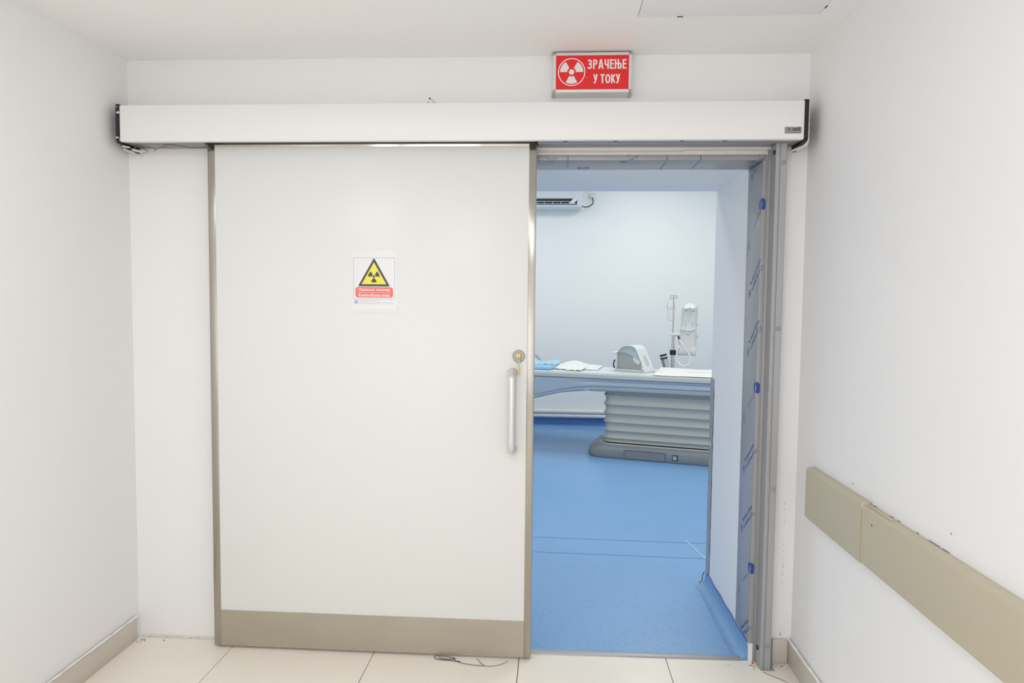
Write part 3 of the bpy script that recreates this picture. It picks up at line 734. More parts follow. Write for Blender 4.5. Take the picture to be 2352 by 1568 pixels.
for sx, name in ((CX0 - 0.0155, 'end_cap'), (CX1, 'end_cap')):
    pr = [(-0.0008, CZ1 + 0.002), (CF - 0.001, CZ1 + 0.003), (CF - 0.002, CZ1), (CF - 0.002, CZ0 + 0.004), (CF + 0.004, CZ0 - 0.004), (-0.09, CZ0 - 0.010), (-0.05, CZ0 - 0.016), (-0.0008, CZ0 - 0.020)]
    MB().loft([[(x, y, z) for y, z in pr] for x in (sx, sx + 0.0150)]).build(name, 'black_flecked' if sx < 1 else 'black', cov)
def lump(c, r, n=7, flat=0.6):
    b = bmesh.new(); bmesh.ops.create_icosphere(b, subdivisions=1, radius=1)
    for v in b.verts:
        k = random.uniform(0.6, 1.15); v.co = Vector((c[0] + v.co.x * r[0] * k, c[1] + v.co.y * r[1] * k, c[2] + v.co.z * r[2] * k))
    return b
m = MB()
for c, r in (((0.050, -0.095, 2.0535), (0.014, 0.03, 0.0035)), ((0.066, -0.050, 2.0485), (0.020, 0.045, 0.0045)), ((0.036, -0.05, 2.0455), (0.012, 0.05, 0.004)), ((0.082, -0.03, 2.053), (0.010, 0.02, 0.006))):
    m.add(lump(c, r))
tag(m.build('plaster_lump', 'plaster', origin=(0.05, -0.05, 2.05)), 'lumpy white plaster under the left end of the track cover', 'plaster')
m = MB()
m.tube([(2.6995 + 0.0008 * math.sin(i * 1.3), -0.1285 + 0.001 * math.sin(i * 2.1), 2.205 - 0.150 * i / 28) for i in range(29)] + [(2.696, -0.12, 2.049), (2.688, -0.105, 2.044), (2.676, -0.08, 2.041), (2.664, -0.05, 2.040)], [0.0018 + 0.0007 * abs(math.sin(i * 1.7)) for i in range(29)] + [0.004, 0.005, 0.006, 0.004], 6)
tag(m.build('plaster_edge', 'plaster', origin=(2.69, -0.12, 2.05)), 'ragged white plaster edge along the right end of the track cover', 'plaster')
m = MB().tube(smooth_path([(0.085, -0.105, 2.060), (0.11, -0.10, 2.060), (0.14, -0.085, 2.056), (0.155, -0.07, 2.05), (0.145, -0.06, 2.045), (0.15, -0.055, 2.052), (0.17, -0.06, 2.060), (0.2, -0.065, 2.064)]), 0.0013, 6)
tag(m.build('cable_end', 'brown', origin=(0.12, -0.08, 2.06)), 'curled brown cable end under the left end of the track cover', 'cable')
m = MB().tube(smooth_path([(0.20, -0.09, 2.0640), (0.26, -0.075, 2.0625), (0.30, -0.06, 2.058), (0.33, -0.055, 2.060), (0.345, -0.06, 2.058), (0.372, -0.05, 2.062)]), 0.0014, 6)
tag(m.build('thin_cable', 'brown', origin=(0.3, -0.07, 2.06)), 'thin brown cable under the track cover just left of the door edge', 'cable')
# name plate
npl = MB().fill(rrect(2.6118, 2.6732, 2.0875, 2.1115, 0.003), (), 0, 0.0012, on_back(0, CF, 0)).build('name_plate', 'alu_dull', cov)
m = MB()
FN = on_back(0, CF, 0) @ Matrix.Translation((0, 0, 0.0012))
text(m, 'smiš', 2.640, 2.6685, 2.0965, 2.1105, FN, 0.0, 0.0003, 1.1, 0.06)
text(m, 'S', 2.6245, 2.6305, 2.0985, 2.1065, FN, 0.0, 0.0003, 1.0, 0.06)
for a0, a1 in ((110, 250), (-70, 70)):
    m.fill(blade(2.6275, 2.1025, 0.0048, 0.0062, a0, a1), (), 0, 0.0003, FN)
m.fill([(2.6175, 2.0895), (2.667, 2.0895), (2.667, 2.0908), (2.6175, 2.0908)], (), 0, 0.0003, FN)
m.build('plate_lettering', 'sign_black', npl, smooth=0)

# drilled hole above the cover
m = MB().lathe([(0.0001, -0.0012), (0.0032, -0.0012), (0.0040, -0.0004), (0.0001, -0.0003)], (1.256, 0, 2.263), 'Y', 10)
m.add(lump((1.250, -0.001, 2.2475), (0.002, 0.0008, 0.005))); m.add(lump((1.262, -0.001, 2.243), (0.004, 0.0008, 0.0025)))
hole = m.build('drill_hole', 'crumb', wall_back)
m = MB().tube([(1.259, -0.0006, 2.2615), (1.268, -0.0006, 2.257), (1.276, -0.0006, 2.255)], 0.0007, 5).tube([(1.264, -0.0006, 2.2525), (1.272, -0.0006, 2.248), (1.280, -0.0006, 2.246)], 0.0009, 5)
m.build('scratch', 'grey_ink', wall_back)

# ------------------------------------------------------------------ red warning sign box
sg = thing('warning_sign', 'red and white radiation warning sign box under the corridor ceiling', 'warning sign', (1.9, -0.03, 2.26))
SX0, SX1, SZ0, SZ1, SF = 1.7455, 2.0545, 2.2605, 2.4190, -0.060
MB().box(SX0 + 0.004, SX1 - 0.004, SF + 0.006, -0.0006, SZ0 + 0.004, SZ1 - 0.004).build('back_box', 'sign_frame', sg)
cw = 0.0145
def edge_rail(p, axis):
    """rounded frame profile"""
    return p
yprof = [(0.0, 0.0), (0.0, 0.046), (0.0015, 0.054), (0.0045, 0.0600), (0.008, 0.0612), (cw, 0.0612), (cw, 0.0545), (0.010, 0.05), (0.006, 0.0)]
MB().loft([[(x, -0.0008 - d, SZ1 - a) for a, d in yprof] for x in (SX0 + cw, SX1 - cw)]).build('frame_rail', 'sign_frame', sg)
MB().loft([[(x, -0.0008 - d, SZ0 + a) for a, d in yprof] for x in (SX0 + cw, SX1 - cw)]).build('frame_rail', 'sign_frame', sg)
MB().loft([[(SX0 + a, -0.0008 - d, z) for a, d in yprof] for z in (SZ0 + cw, SZ1 - cw)]).build('frame_rail', 'sign_frame', sg)
MB().loft([[(SX1 - a, -0.0008 - d, z) for a, d in yprof] for z in (SZ0 + cw, SZ1 - cw)]).build('frame_rail', 'sign_frame', sg)
for cx_, dx in ((SX0, 1), (SX1, -1)):
    for cz_, dz in ((SZ0, 1), (SZ1, -1)):
        x0, x1 = sorted((cx_ - dx * 0.001, cx_ + dx * cw)); z0, z1 = sorted((cz_ - dz * 0.001, cz_ + dz * cw))
        rings = []
        for d, ins in ((0.0006, 0.0), (0.032, 0.0), (0.048, 0.002), (0.056, 0.0055), (0.0605, 0.010), (0.0625, 0.0125)):
            a, b = cx_ - dx * 0.001 + dx * ins, cx_ + dx * cw
            c, e = cz_ - dz * 0.001 + dz * ins, cz_ + dz * cw
            rings.append([(a, -d, c), (b, -d, c), (b, -d, e), (a, -d, e)])
        MB().loft(rings).build('corner_piece', 'sign_corner', sg)
face = MB().box(SX0 + cw - 0.001, SX1 - cw + 0.001, SF + 0.002, SF + 0.006, SZ0 + cw - 0.001, SZ1 - cw + 0.001).build('face', 'red', sg)
FS = on_back(0, SF + 0.002, 0)
m = MB(); sx_, sz_ = 1.8205, 2.3425
m.fill(circle(sx_, sz_, 0.0530, 56), [circle(sx_, sz_, 0.0492, 56)], 0, 0.0006, FS)
for a in (0, 120, 240): m.fill(blade(sx_, sz_, 0.0170, 0.0448, a, a + 60), (), 0, 0.0006, FS)
m.fill(circle(sx_, sz_, 0.0103), (), 0, 0.0006, FS)
m.build('trefoil', 'sign_white', face, smooth=0)
m = MB()
block_text(m, 'ZPACENE', 1.8815, 2.0310, 2.3530, 2.3895, FS @ Matrix.Translation((0, 0, 0.0005)), 0.165, 0.10, {'N': 1.45, 'A': 1.12, 'E': 0.88, 'P': 0.95, 'C': 0.98})
m.build('lettering', 'sign_white', face, smooth=0)
m = MB()
block_text(m, 'Y TOKY', 1.9045, 2.0075, 2.2985, 2.3335, FS @ Matrix.Translation((0, 0, 0.0005)), 0.165, 0.07, {' ': 0.32, 'O': 1.15, 'Y': 0.98, 'K': 0.95})
m.fill(circle(1.8785, 2.3215, 0.0014, 8), (), 0, 0.0006, FS)
m.build('lettering', 'sign_white', face, smooth=0)

# ------------------------------------------------------------------ crash rail on the right wall
rl = thing('crash_rail', 'long beige crash rail on the right corridor wall', 'crash rail', (W, -0.65, 0.75))
def rail_piece(y0, y1, z0, z1, t):
    prof = [(0.0006, z0 + 0.004), (0.008, z0), (t - 0.010, z0 + 0.001), (t - 0.003, z0 + 0.004), (t, z0 + 0.012), (t, z1 - 0.014), (t - 0.003, z1 - 0.006), (t - 0.010, z1 - 0.001), (0.008, z1), (0.0006, z1 - 0.002)]
    return MB().loft([[(W - a, y, z) for a, z in prof] for y in (y0, (y0 + y1) / 2, y1)])
rail_piece(-0.640, -0.190, 0.6585, 0.8520, 0.033).build('rail_end', 'rail', rl, smooth=50)
rail_piece(-6.9, -0.6425, 0.6590, 0.8460, 0.029).build('rail_cover', 'rail', rl, smooth=50)
MB().box(W - 0.0335, W - 0.006, -0.6455, -0.6385, 0.828, 0.8530, 0.001).build('joint_clip', 'rail', rl)
MB().lathe([(0.0001, -0.001), (0.003, -0.001), (0.0035, 0.0002), (0.0001, 0.0003)], (W - 0.029, -0.708, 0.800), 'X', 10).build('screw_hole', 'crumb', rl)
MB().box(W - 0.022, W - 0.008, -0.805, -0.655, 0.8455, 0.8470, 0.0006).build('lid_strip', 'rail', rl)
for y, l in ((-0.655, 0.02), (-0.76, 0.014), (-0.80, 0.012), (-0.90, 0.010), (-0.96, 0.05), (-1.02, 0.03)):
    MB().box(W - 0.0025, W - 0.0005, y - l, y, 0.8455, 0.8468).build('gap', 'grey_ink', rl)

# ------------------------------------------------------------------ marks and crumbs
m = MB()
for y, z, l in ((-0.50, 0.872, 0.010), (-1.05, 0.895, 0.006), (-1.33, 0.90, 0.006), (-0.83, 0.375, 0.008), (-0.22, 0.13, 0.003)):
    m.tube([(W - 0.0006, y, z), (W - 0.0008, y - l * 0.5, z + l * 0.25), (W - 0.0006, y - l, z - 0.002)], 0.0009, 5)
m.build('scuff_mark', 'grey_ink', wall_right)
m = MB()
for z, l in ((0.66, 0.012), (0.632, 0.005), (0.615, 0.004), (0.60, 0.004), (0.582, 0.010), (0.49, 0.008), (0.46, 0.003), (0.435, 0.004), (0.41, 0.02), (0.37, 0.012), (0.335, 0.01), (0.29, 0.004)):
    m.tube([(2.7035 + random.uniform(-0.001, 0.001), -0.0005, z), (2.7035 + random.uniform(-0.001, 0.001), -0.0005, z - l)], 0.0006, 5)
m.tube([(2.700, -0.0006, 0.123), (2.703, -0.0008, 0.112)], 0.0018, 5)
m.build('crack', 'grey_ink', wall_back)

def crumbs(name, label, spots, m_, size):
    m = MB()
    for x, y in spots:
        s = size * random.uniform(0.5, 1.4)
        m.add(lump((x, y, s * 0.45), (s, s * 0.8, s * 0.5)))
    x, y = spots[0]
    return tag(m.build(name, m_, origin=(x, y, 0)), label, 'debris', kind='stuff')
crumbs('dirt_crumbs', 'dark dirt crumbs in the floor corner left of the door', [(0.030, -0.035), (0.036, -0.038), (0.045, -0.03), (0.024, -0.055), (0.012 + 0.012, -0.05), (0.042, -0.06), (0.05, -0.042), (0.13, -0.033), (0.035, -0.03)], 'crumb', 0.0026)
spots = [(2.655 + random.uniform(0, 0.07), -0.016 - abs(random.gauss(0, 0.018))) for _ in range(34)]
crumbs('plaster_crumbs', 'pale plaster crumbs on the floor right of the aluminium post', spots, 'plaster', 0.0035)
spots = [(2.655 + random.uniform(0, 0.07), -0.016 - abs(random.gauss(0, 0.02))) for _ in range(16)] + [(2.60 + random.uniform(-0.03, 0.0), -0.03 - abs(random.gauss(0, 0.02))) for _ in range(12)] + [(2.70, -0.12), (2.49, -0.045), (2.475, -0.047)]
crumbs('grit', 'dark grit scattered around the foot of the aluminium post', spots, 'crumb', 0.0022)
tag(MB().box(2.5855, 2.5925, -0.030, -0.020, 0.0003, 0.007, 0.0012).build('red_chip', 'red_bit', origin=(2.589, -0.025, 0)), 'tiny red plastic chip on the floor beside the post foot', 'chip')
m = MB()
for i in range(8):
    m.add(lump((2.565 + 0.035 * random.random(), -0.012 - 0.035 * random.random(), 0.003), (0.007, 0.005, 0.003)))
tag(m.build('mortar_patch', 'plaster', origin=(2.58, -0.03, 0)), 'broken mortar at the right end of the threshold strip', 'debris', kind='stuff')
m = MB().tube(smooth_path([(2.612, -0.085, 0.0012), (2.64, -0.115, 0.0012), (2.67, -0.14, 0.0012), (2.69, -0.165, 0.0012), (2.727, -0.185, 0.0012)]), 0.0010, 6)
tag(m.build('loose_wire', 'crumb', origin=(2.65, -0.1, 0)), 'thin dark wire on the tile in front of the aluminium post', 'wire')
m = MB()
m.tube(smooth_path([(1.318, -0.085, 0.003), (1.35, -0.092, 0.003), (1.385, -0.088, 0.004), (1.35, -0.082, 0.008), (1.30, -0.078, 0.006), (1.31, -0.095, 0.003), (1.37, -0.100, 0.002), (1.41, -0.105, 0.002)]), 0.0013, 6)
m.tube(smooth_path([(1.375, -0.085, 0.006), (1.40, -0.11, 0.003), (1.44, -0.122, 0.002), (1.48, -0.128, 0.002), (1.505, -0.128, 0.002), (1.49, -0.108, 0.003), (1.475, -0.085, 0.006)]), 0.0010, 6)
m.tube(smooth_path([(1.505, -0.129, 0.002), (1.54, -0.128, 0.0015), (1.575, -0.112, 0.002), (1.60, -0.09, 0.004)]), 0.0008, 6)
tag(m.build('wire_tangle', 'dark', origin=(1.4, -0.1, 0)), 'tangle of thin wire poking out under the sliding door', 'wire')

# ------------------------------------------------------------------ room: pipes, air conditioner, socket
for z, r, lab in ((0.160, 0.024, 'upper of two white pipes low on the far wall'), (0.1085, 0.022, 'lower of two white pipes low on the far wall')):
    pp = thing('pipe', lab + ' of the room', 'pipe', (2, FAR_Y - 0.035, z), group='pipes along the far wall')
    MB().tube([(x, FAR_Y - 0.034, z) for x in (-1.5, 0, 2, 4, 5.5)], r, 16).build('pipe_run', 'pipe', pp, smooth=60)
    for x in (-0.6, 0.6, 1.2, 3.2, 4.4):
        MB().box(x - 0.012, x + 0.012, FAR_Y - 0.02, FAR_Y - 0.0006, z - 0.008, z + 0.008, 0.002).build('pipe_clip', 'pipe', pp)

ac = thing('air_conditioner', 'white wall air conditioner high on the far wall, flap open', 'air conditioner', (1.6, FAR_Y, 2.55))
AY = FAR_Y - 0.0006
prof = [(0, 2.842), (0.10, 2.842), (0.17, 2.825), (0.212, 2.78), (0.228, 2.70), (0.226, 2.652), (0.150, 2.645), (0.150, 2.585), (0.214, 2.578), (0.208, 2.560), (0.165, 2.545), (0.0, 2.545)]
m = MB().loft([[(x, AY - d, z) for d, z in prof] for x in (1.165, 2.022)])
m.build('body', 'ac', ac)
capp = [(0, 2.842), (0.10, 2.842), (0.17, 2.825), (0.212, 2.78), (0.228, 2.70), (0.226, 2.64), (0.217, 2.578), (0.208, 2.558), (0.165, 2.545), (0.0, 2.545)]
for x0, x1 in ((1.148, 1.165), (2.022, 2.078)):
    MB().loft([[(x, AY - d * k, 2.69 + (z - 2.69) * kz) for d, z in capp] for x, k, kz in ((x0 + (0.0 if x0 < 2 else 0), 1.0 if x0 > 2 else 0.97, 1), (x1 - 0.006, 1, 1), (x1, 0.97, 0.97))]).build('side_cap', 'ac', ac)
MB().box(1.170, 2.018, AY - 0.168, AY - 0.152, 2.590, 2.642).build('outlet', 'ac_dark', ac)
for z in (2.6175, 2.590):
    MB().box(1.170, 2.018, AY - 0.222, AY - 0.172, z - 0.003, z + 0.003, 0.001).build('louvre_blade', 'ac', ac)
for x in (1.33, 1.45, 1.57, 1.645, 1.74, 1.835, 1.93):
    MB().box(x - 0.003, x + 0.003, AY - 0.205, AY - 0.17, 2.593, 2.6145, 0.0006).build('fin', 'ac', ac)
MB().fill([(1.925, 2.588), (1.985, 2.588), (2.072, 2.700), (2.045, 2.722), (2.015, 2.700)], (), 0, 0.003, on_back(0, AY - 0.231, 0)).build('hanging_strip', 'ac', ac)
cord = MB().tube(smooth_path([(2.076, AY - 0.14, 2.575), (2.11, AY - 0.12, 2.566), (2.16, AY - 0.09, 2.578), (2.205, AY - 0.06, 2.610), (2.212, AY - 0.045, 2.655), (2.200, AY - 0.048, 2.686)]), 0.0055, 8).build('power_cord', 'black', ac)
MB().lathe([(0.020, 0), (0.019, -0.028), (0.012, -0.034), (0.0001, -0.034)], (2.199, AY - 0.022, 2.705), 'Y', 18).build('plug', 'socket', cord)
sk = thing('wall_socket', 'white wall socket beside the air conditioner', 'wall socket', (2.199, FAR_Y, 2.712))
MB().fill(rrect(2.156, 2.242, 2.668, 2.756, 0.006), (), 0, 0.010, on_back(0, AY, 0)).build('plate', 'socket', sk)
MB().fill(circle(2.199, 2.712, 0.030, 28), [circle(2.199, 2.712, 0.021, 28)], 0.010, 0.020, on_back(0, AY, 0)).build('socket_ring', 'socket', sk)

# ------------------------------------------------------------------ patient table (local frame: x along, y back, z up)
TA = math.radians(-15.5); TO = (2.446, 3.569, 0.0)
table = thing('patient_table', 'grey and blue patient table on a pleated bellows column', 'patient table', TO, TA)
def rr_ring(x0, x1, y0, y1, r, z, n=6): return [(x, y, z) for x, y in rrect(x0, x1, y0, y1, r, n)]
TL, TR = -1.75, 1.75     # table ends
m = MB().fill(rrect(TL, TR, 0.0, 0.75, 0.05), (), 0.7455, 0.7870)
bmesh.ops.bevel(m.bm, geom=[e for e in m.bm.edges if e.is_boundary is False and len(e.link_faces) == 2 and e.calc_face_angle(0) > 1.2 and abs(e.verts[0].co.z - e.verts[1].co.z) < 1e-5], offset=0.006, segments=3, affect='EDGES')
m.build('slab', 'slab', table, local=True)
MB().fill(rrect(-1.6, 0.228, 0.055, 0.69, 0.02), (), 0.7872, 0.7925).build('top_board', 'slab_top', table, local=True)
for x in (-0.30, -0.275, -0.225): MB().lathe([(0.0001, -0.001), (0.0022, -0.001), (0.0025, 0.0004), (0.0001, 0.0004)], (x, 0, 0.772), 'Y', 8).build('screw', 'crumb', table, local=True)
blue_b = [(-1.75, 0.40), (-1.4, 0.43), (-1.15, 0.475), (-1.0, 0.52), (-0.885, 0.554), (-0.754, 0.590), (-0.605, 0.627), (-0.459, 0.653), (-0.362, 0.663), (-0.219, 0.6725), (-0.07, 0.6735), (2, 0.673)]
grey_b = [(-1.75, 0.365), (-1.4, 0.395), (-1.15, 0.44), (-1.0, 0.488), (-0.884, 0.524), (-0.754, 0.561), (-0.63, 0.592), (-0.458, 0.6145), (-0.362, 0.6215), (-0.218, 0.6225), (-0.069, 0.6225), (2, 0.6205)]
def blue_pt(u, v):
    x = TL + 0.02 + (TR - TL - 0.04) * u
    zb, zt = interp(x, blue_b), 0.7430
    k = min(1, max(0, (x + 0.55) / 0.35))          # groove fades out to the left
    g_ = math.exp(-((v - 0.40) / 0.16) ** 2) * 0.016 * k
    edge = 0.010 * (max(0, (0.12 - v) / 0.12) ** 2 + max(0, (v - 0.90) / 0.10) ** 2)
    return (x, 0.012 + g_ + edge, zt + (zb - zt) * v)
m = MB().grid(blue_pt, 90, 18)
m.build('side_panel', 'blue_rail', table, local=True, smooth=60)
def grey_pt(u, v):
    x = TL + 0.02 + (TR - TL - 0.04) * u
    zt, zb = interp(x, blue_b) + 0.004, interp(x, grey_b)
    return (x, 0.020 + 0.006 * (2 * v - 1) ** 4 + (0.018 * max(0, v - 0.75) / 0.25), zt + (zb - zt) * v)
MB().grid(grey_pt, 90, 8).build('lower_panel', 'grey_arm', table, local=True, smooth=60)
rings = []
for i in range(40):
    x = TL + 0.03 + (TR - TL - 0.06) * i / 39
    zb = interp(x, grey_b) + 0.001
    rings.append([(x, 0.034, 0.7445), (x, 0.716, 0.7445), (x, 0.716, zb), (x, 0.045, zb)])
MB().loft(rings).build('under_body', 'grey_arm', table, local=True)
m = MB().fill([(-0.395, 0.6235), (-0.345, 0.6265), (-0.345, 0.6600), (-0.395, 0.6565)], (), 0, 0.002, on_back(0, 0.0195, 0))
m.build('clear_sticker', 'clear', table, local=True)
# bellows
zr = [0.620, 0.590, 0.500, 0.414, 0.332, 0.254, 0.181, 0.136]
rings = []
for a, b in zip(zr, zr[1:]):
    for i in range(8):
        t = i / 8; z = a + (b - a) * t
        amp = 0.022 * (1 - abs(math.sin(math.pi * t)) ** 0.75)
        rings.append(rr_ring(-0.213 - amp, 1.30 + amp, 0.082 - amp, 0.56 + amp, 0.085 + amp, z, 8))
MB().loft(rings).build('bellows', 'bellows', table, local=True, smooth=50)
# base
rings = []
for ins, z in ((0.006, 0.0005), (0.002, 0.006), (0.0, 0.02), (0.002, 0.060), (0.010, 0.088), (0.024, 0.108), (0.045, 0.121), (0.058, 0.126)):
    rings.append(rr_ring(-0.375 + ins * 1.6, 1.50 - ins, 0.0 + ins, 0.66 - ins, 0.16 - ins * 0.5, z, 10))
MB().loft(rings).build('base', 'tbase', table, local=True, smooth=60)
rings = []
for ins, z in ((0.050, 0.119), (0.0500, 0.131), (0.054, 0.134), (0.060, 0.131), (0.068, 0.125)):
    rings.append(rr_ring(-0.375 + 0.05 + ins * 1.25, 1.50 - ins, ins, 0.66 - ins, 0.12, z, 10))
MB().loft(rings).build('base_lip', 'tlip', table, local=True, smooth=60)
pan = [(x, z) for x, z in round_poly([(0.0, 0.012), (0.372, 0.012), (0.372, 0.085), (0.0, 0.085)], 0.012)]
bnd = [(-0.0035, 0.010), (0.3755, 0.010), (0.3755, 0.0885), (-0.0035, 0.0885)]
MB().fill(round_poly(bnd, 0.013), [pan], -0.0030, 0.0012, on_back(0, 0.0008, 0)).build('cover_gap', 'dark', table, local=True)
MB().fill(pan, (), -0.0030, 0.0020, on_back(0, 0.0008, 0)).build('base_cover', 'tbase', table, local=True)
so = MB().fill([(0.435, 0.026), (0.487, 0.026), (0.487, 0.076), (0.435, 0.076)], [[(0.441, 0.032), (0.481, 0.032), (0.481, 0.070), (0.441, 0.070)]], -0.003, 0.003, on_back(0, 0.0008, 0)).build('base_socket', 'black', table, local=True)
MB().fill([(0.441, 0.032), (0.470, 0.032), (0.470, 0.070), (0.441, 0.070)], (), -0.002, 0.001, on_back(0, 0.0008, 0)).build('socket_flap', 'tlip', so, local=True)

TM = Matrix.Translation(TO) @ Matrix.Rotation(TA, 4, 'Z')
def tp(x, y, z): return tuple(TM @ Vector((x, y, z)))
def on_table(name, label, cat, x, y, z=0.787, rot=0.0): return thing(name, label, cat, tp(x, y, z), TA + rot)

# arm support on the table
def ang_loc(px, py, pz, a): return Matrix.Translation((px, py, pz)) @ Matrix.Rotation(a, 4, 'Z')
AP = (2.367, 3.91, 0.7930); AA = math.radians(-34.5)
arm = thing('arm_support', 'white arched arm support shell standing on the patient table', 'arm support', AP, AA)
D = 0.195
MB().fill(rrect(0.006, 0.336, -0.012, D + 0.01, 0.01), (), 0.0, 0.012).build('base_plate', 'slab', arm, local=True)
MB().box(0.010, 0.290, 0.0, 0.022, 0.0125, 0.026, 0.003).build('front_foot', 'shell', arm, local=True)
pr = [(-0.034, 0.190), (0.000, 0.184), (0.021, 0.186), (0.035, 0.193), (0.054, 0.219), (0.077, 0.240), (0.098, 0.250), (0.125, 0.255), (0.170, 0.256), (0.198, 0.251), (0.223, 0.237), (0.237, 0.220), (0.247, 0.198)]
def shell_pt(u, v):
    i = u * (len(pr) - 1); k = min(int(i), len(pr) - 2); t = i - k
    x = pr[k][0] + (pr[k + 1][0] - pr[k][0]) * t; z = pr[k][1] + (pr[k + 1][1] - pr[k][1]) * t
    return (x, D * v, z)
MB().grid(shell_pt, 36, 4, thick=0.005).build('top_shell', 'shell', arm, local=True, smooth=50)
fl = Vector((0.336 - 0.247, 0.012 - 0.198)); fl_len = fl.length; fl.normalize()
fr = Matrix(((fl.x, 0, -fl.y, 0.247), (0, 1, 0, 0), (fl.y, 0, fl.x, 0.198), (0, 0, 0, 1)))
MB().fill([(0, 0), (fl_len, 0), (fl_len, D), (0, D)], [[(0.1 + 0.062 * math.cos(a), 0.10 + 0.040 * math.sin(a)) for a in (2 * math.pi * i / 24 for i in range(24))]], -0.005, 0.0, fr).build('side_flank', 'shell', arm, local=True)
plate = [(0.022, 0.026), (0.279, 0.026), (0.272, 0.130), (0.245, 0.190), (0.222, 0.228), (0.196, 0.242), (0.165, 0.247), (0.125, 0.246), (0.10, 0.241), (0.08, 0.231), (0.058, 0.211), (0.040, 0.186), (0.022, 0.176)]
hole_ = [(0.188, 0.152), (0.225, 0.137), (0.262, 0.119), (0.263, 0.093), (0.255, 0.081), (0.240, 0.079), (0.215, 0.090), (0.196, 0.107), (0.188, 0.125)]
AF = Matrix(((1, 0, 0, 0), (0, 0, -1, 0.030), (0, 1, 0, 0), (0, 0, 0, 1)))
MB().fill(plate, [hole_], 0, 0.005, AF).build('front_plate', 'shell_plate', arm, local=True)
lip = [(0.022, 0.176), (0.040, 0.188), (0.058, 0.213), (0.08, 0.233), (0.10, 0.243), (0.125, 0.248), (0.165, 0.249), (0.196, 0.244), (0.222, 0.230), (0.245, 0.192), (0.268, 0.135), (0.262, 0.112), (0.225, 0.137), (0.188, 0.152), (0.14, 0.176), (0.10, 0.187), (0.06, 0.186)]
MB().fill(lip, (), 0.006, 0.012, AF).build('inner_lip', 'shell_in', arm, local=True)
MB().box(0.012, 0.022, 0.005, D - 0.01, 0.012, 0.180, 0.002).build('side_wall', 'shell', arm, local=True)
MB().tube(smooth_path([(0.006, -0.004, 0.030), (-0.003, -0.006, 0.055), (-0.001, -0.006, 0.090), (0.008, -0.004, 0.113)]), 0.0065, 8).build('knob', 'black', arm, local=True)

# paper and cloth on the table (built in the table frame)
def crumple(fn, nu, nv, amp, seed, thick=0.0012):
    rnd = random.Random(seed); ph = [(rnd.uniform(2, 7), rnd.uniform(2, 7), rnd.uniform(0, 6)) for _ in range(5)]
    def f(u, v):
        p = fn(u, v); d = sum(math.sin(a * u * 3 + b * v * 3 + c) for a, b, c in ph) / 5
        return (p[0], p[1], p[2] + amp * abs(d))
    return MB().grid(f, nu, nv, thick)
dr = on_table('paper_drape', 'wide white paper sheet covering the right part of the patient table', 'paper sheet', 0.9, 0.4)
def drape(u, v):
    x = 0.236 + u * 1.3; y = 0.075 + 0.612 * v
    return (x - 0.9, y - 0.4, 0.0045 + 0.012 * v * max(0.0, 1 - abs(u - 0.05) * 6) + 0.014 * v * v * (0.5 + 0.5 * math.sin(u * 9 + 2.1)) * 0.9)
crumple(drape, 40, 24, 0.004, 3).build('sheet', 'paper', dr, local=True, smooth=80)
def drape2(u, v):
    x = 0.30 + u * 1.2; y = 0.52 + 0.165 * v
    return (x - 0.9, y - 0.4, 0.0075 + 0.018 * v * (0.4 + 0.6 * u) + 0.014 * v * v * (0.5 + 0.5 * math.sin(u * 9 + 2.1)) * 0.9)
crumple(drape2, 30, 14, 0.004, 8).build('folded_flap', 'paper', dr, local=True, smooth=80)

ps = on_table('crumpled_paper', 'crumpled white paper beside the blue cloth on the table', 'paper sheet', -0.58, 0.42, 0.7930)
def white1(u, v):
    x0 = -0.755 + 0.05 * v; x1 = -0.455 - 0.02 * v
    x = x0 + (x1 - x0) * u; y = 0.13 + 0.10 * (1 - u) * (1 - v) + 0.50 * v
    hgt = 0.006 + 0.055 * math.sin(min(1, v * 1.3) * 1.6) * (0.7 + 0.3 * math.sin(u * 5)) * min(1, (1 - u) * 6 + 0.3)
    return (x + 0.58, y - 0.42, hgt)
crumple(white1, 26, 22, 0.014, 11).build('sheet', 'paper', ps, local=True, smooth=25)
def white2(u, v):
    x = -0.53 + 0.20 * u - 0.03 * v; y = 0.30 + 0.40 * v
    return (x + 0.58, y - 0.42, 0.004 + 0.022 * v * (1 - u * 0.6))
crumple(white2, 14, 12, 0.005, 5).build('under_sheet', 'paper', ps, local=True, smooth=40)
tag(MB().fill(rrect(-0.60, -0.49, 0.085, 0.16, 0.015), (), 0.7928, 0.7945).xf(TM).build('green_pad', 'green_pad', origin=tp(-0.55, 0.12, 0.7928)), 'small yellow-green pad under the crumpled white paper', 'pad')

cl = on_table('folded_cloth', 'folded pale blue cloth on the left part of the table', 'cloth', -0.90, 0.35, 0.7930)
m = MB().box(-0.26, 0.140, -0.22, 0.12, 0.001, 0.034, 0.014, 4)
m.build('lower_fold', 'cloth_blue', cl, local=True, smooth=60)
def fold(u, v):
    x = -0.16 + 0.30 * u; y = -0.02 + 0.28 * v
    return (x, y, 0.036 + 0.050 * math.sin(v * 2.4) * (0.55 + 0.45 * math.cos(u * 7 + 1)) * (1 - 0.5 * u))
crumple(fold, 24, 18, 0.010, 21, 0.004).build('upper_fold', 'cloth', cl, local=True, smooth=50)

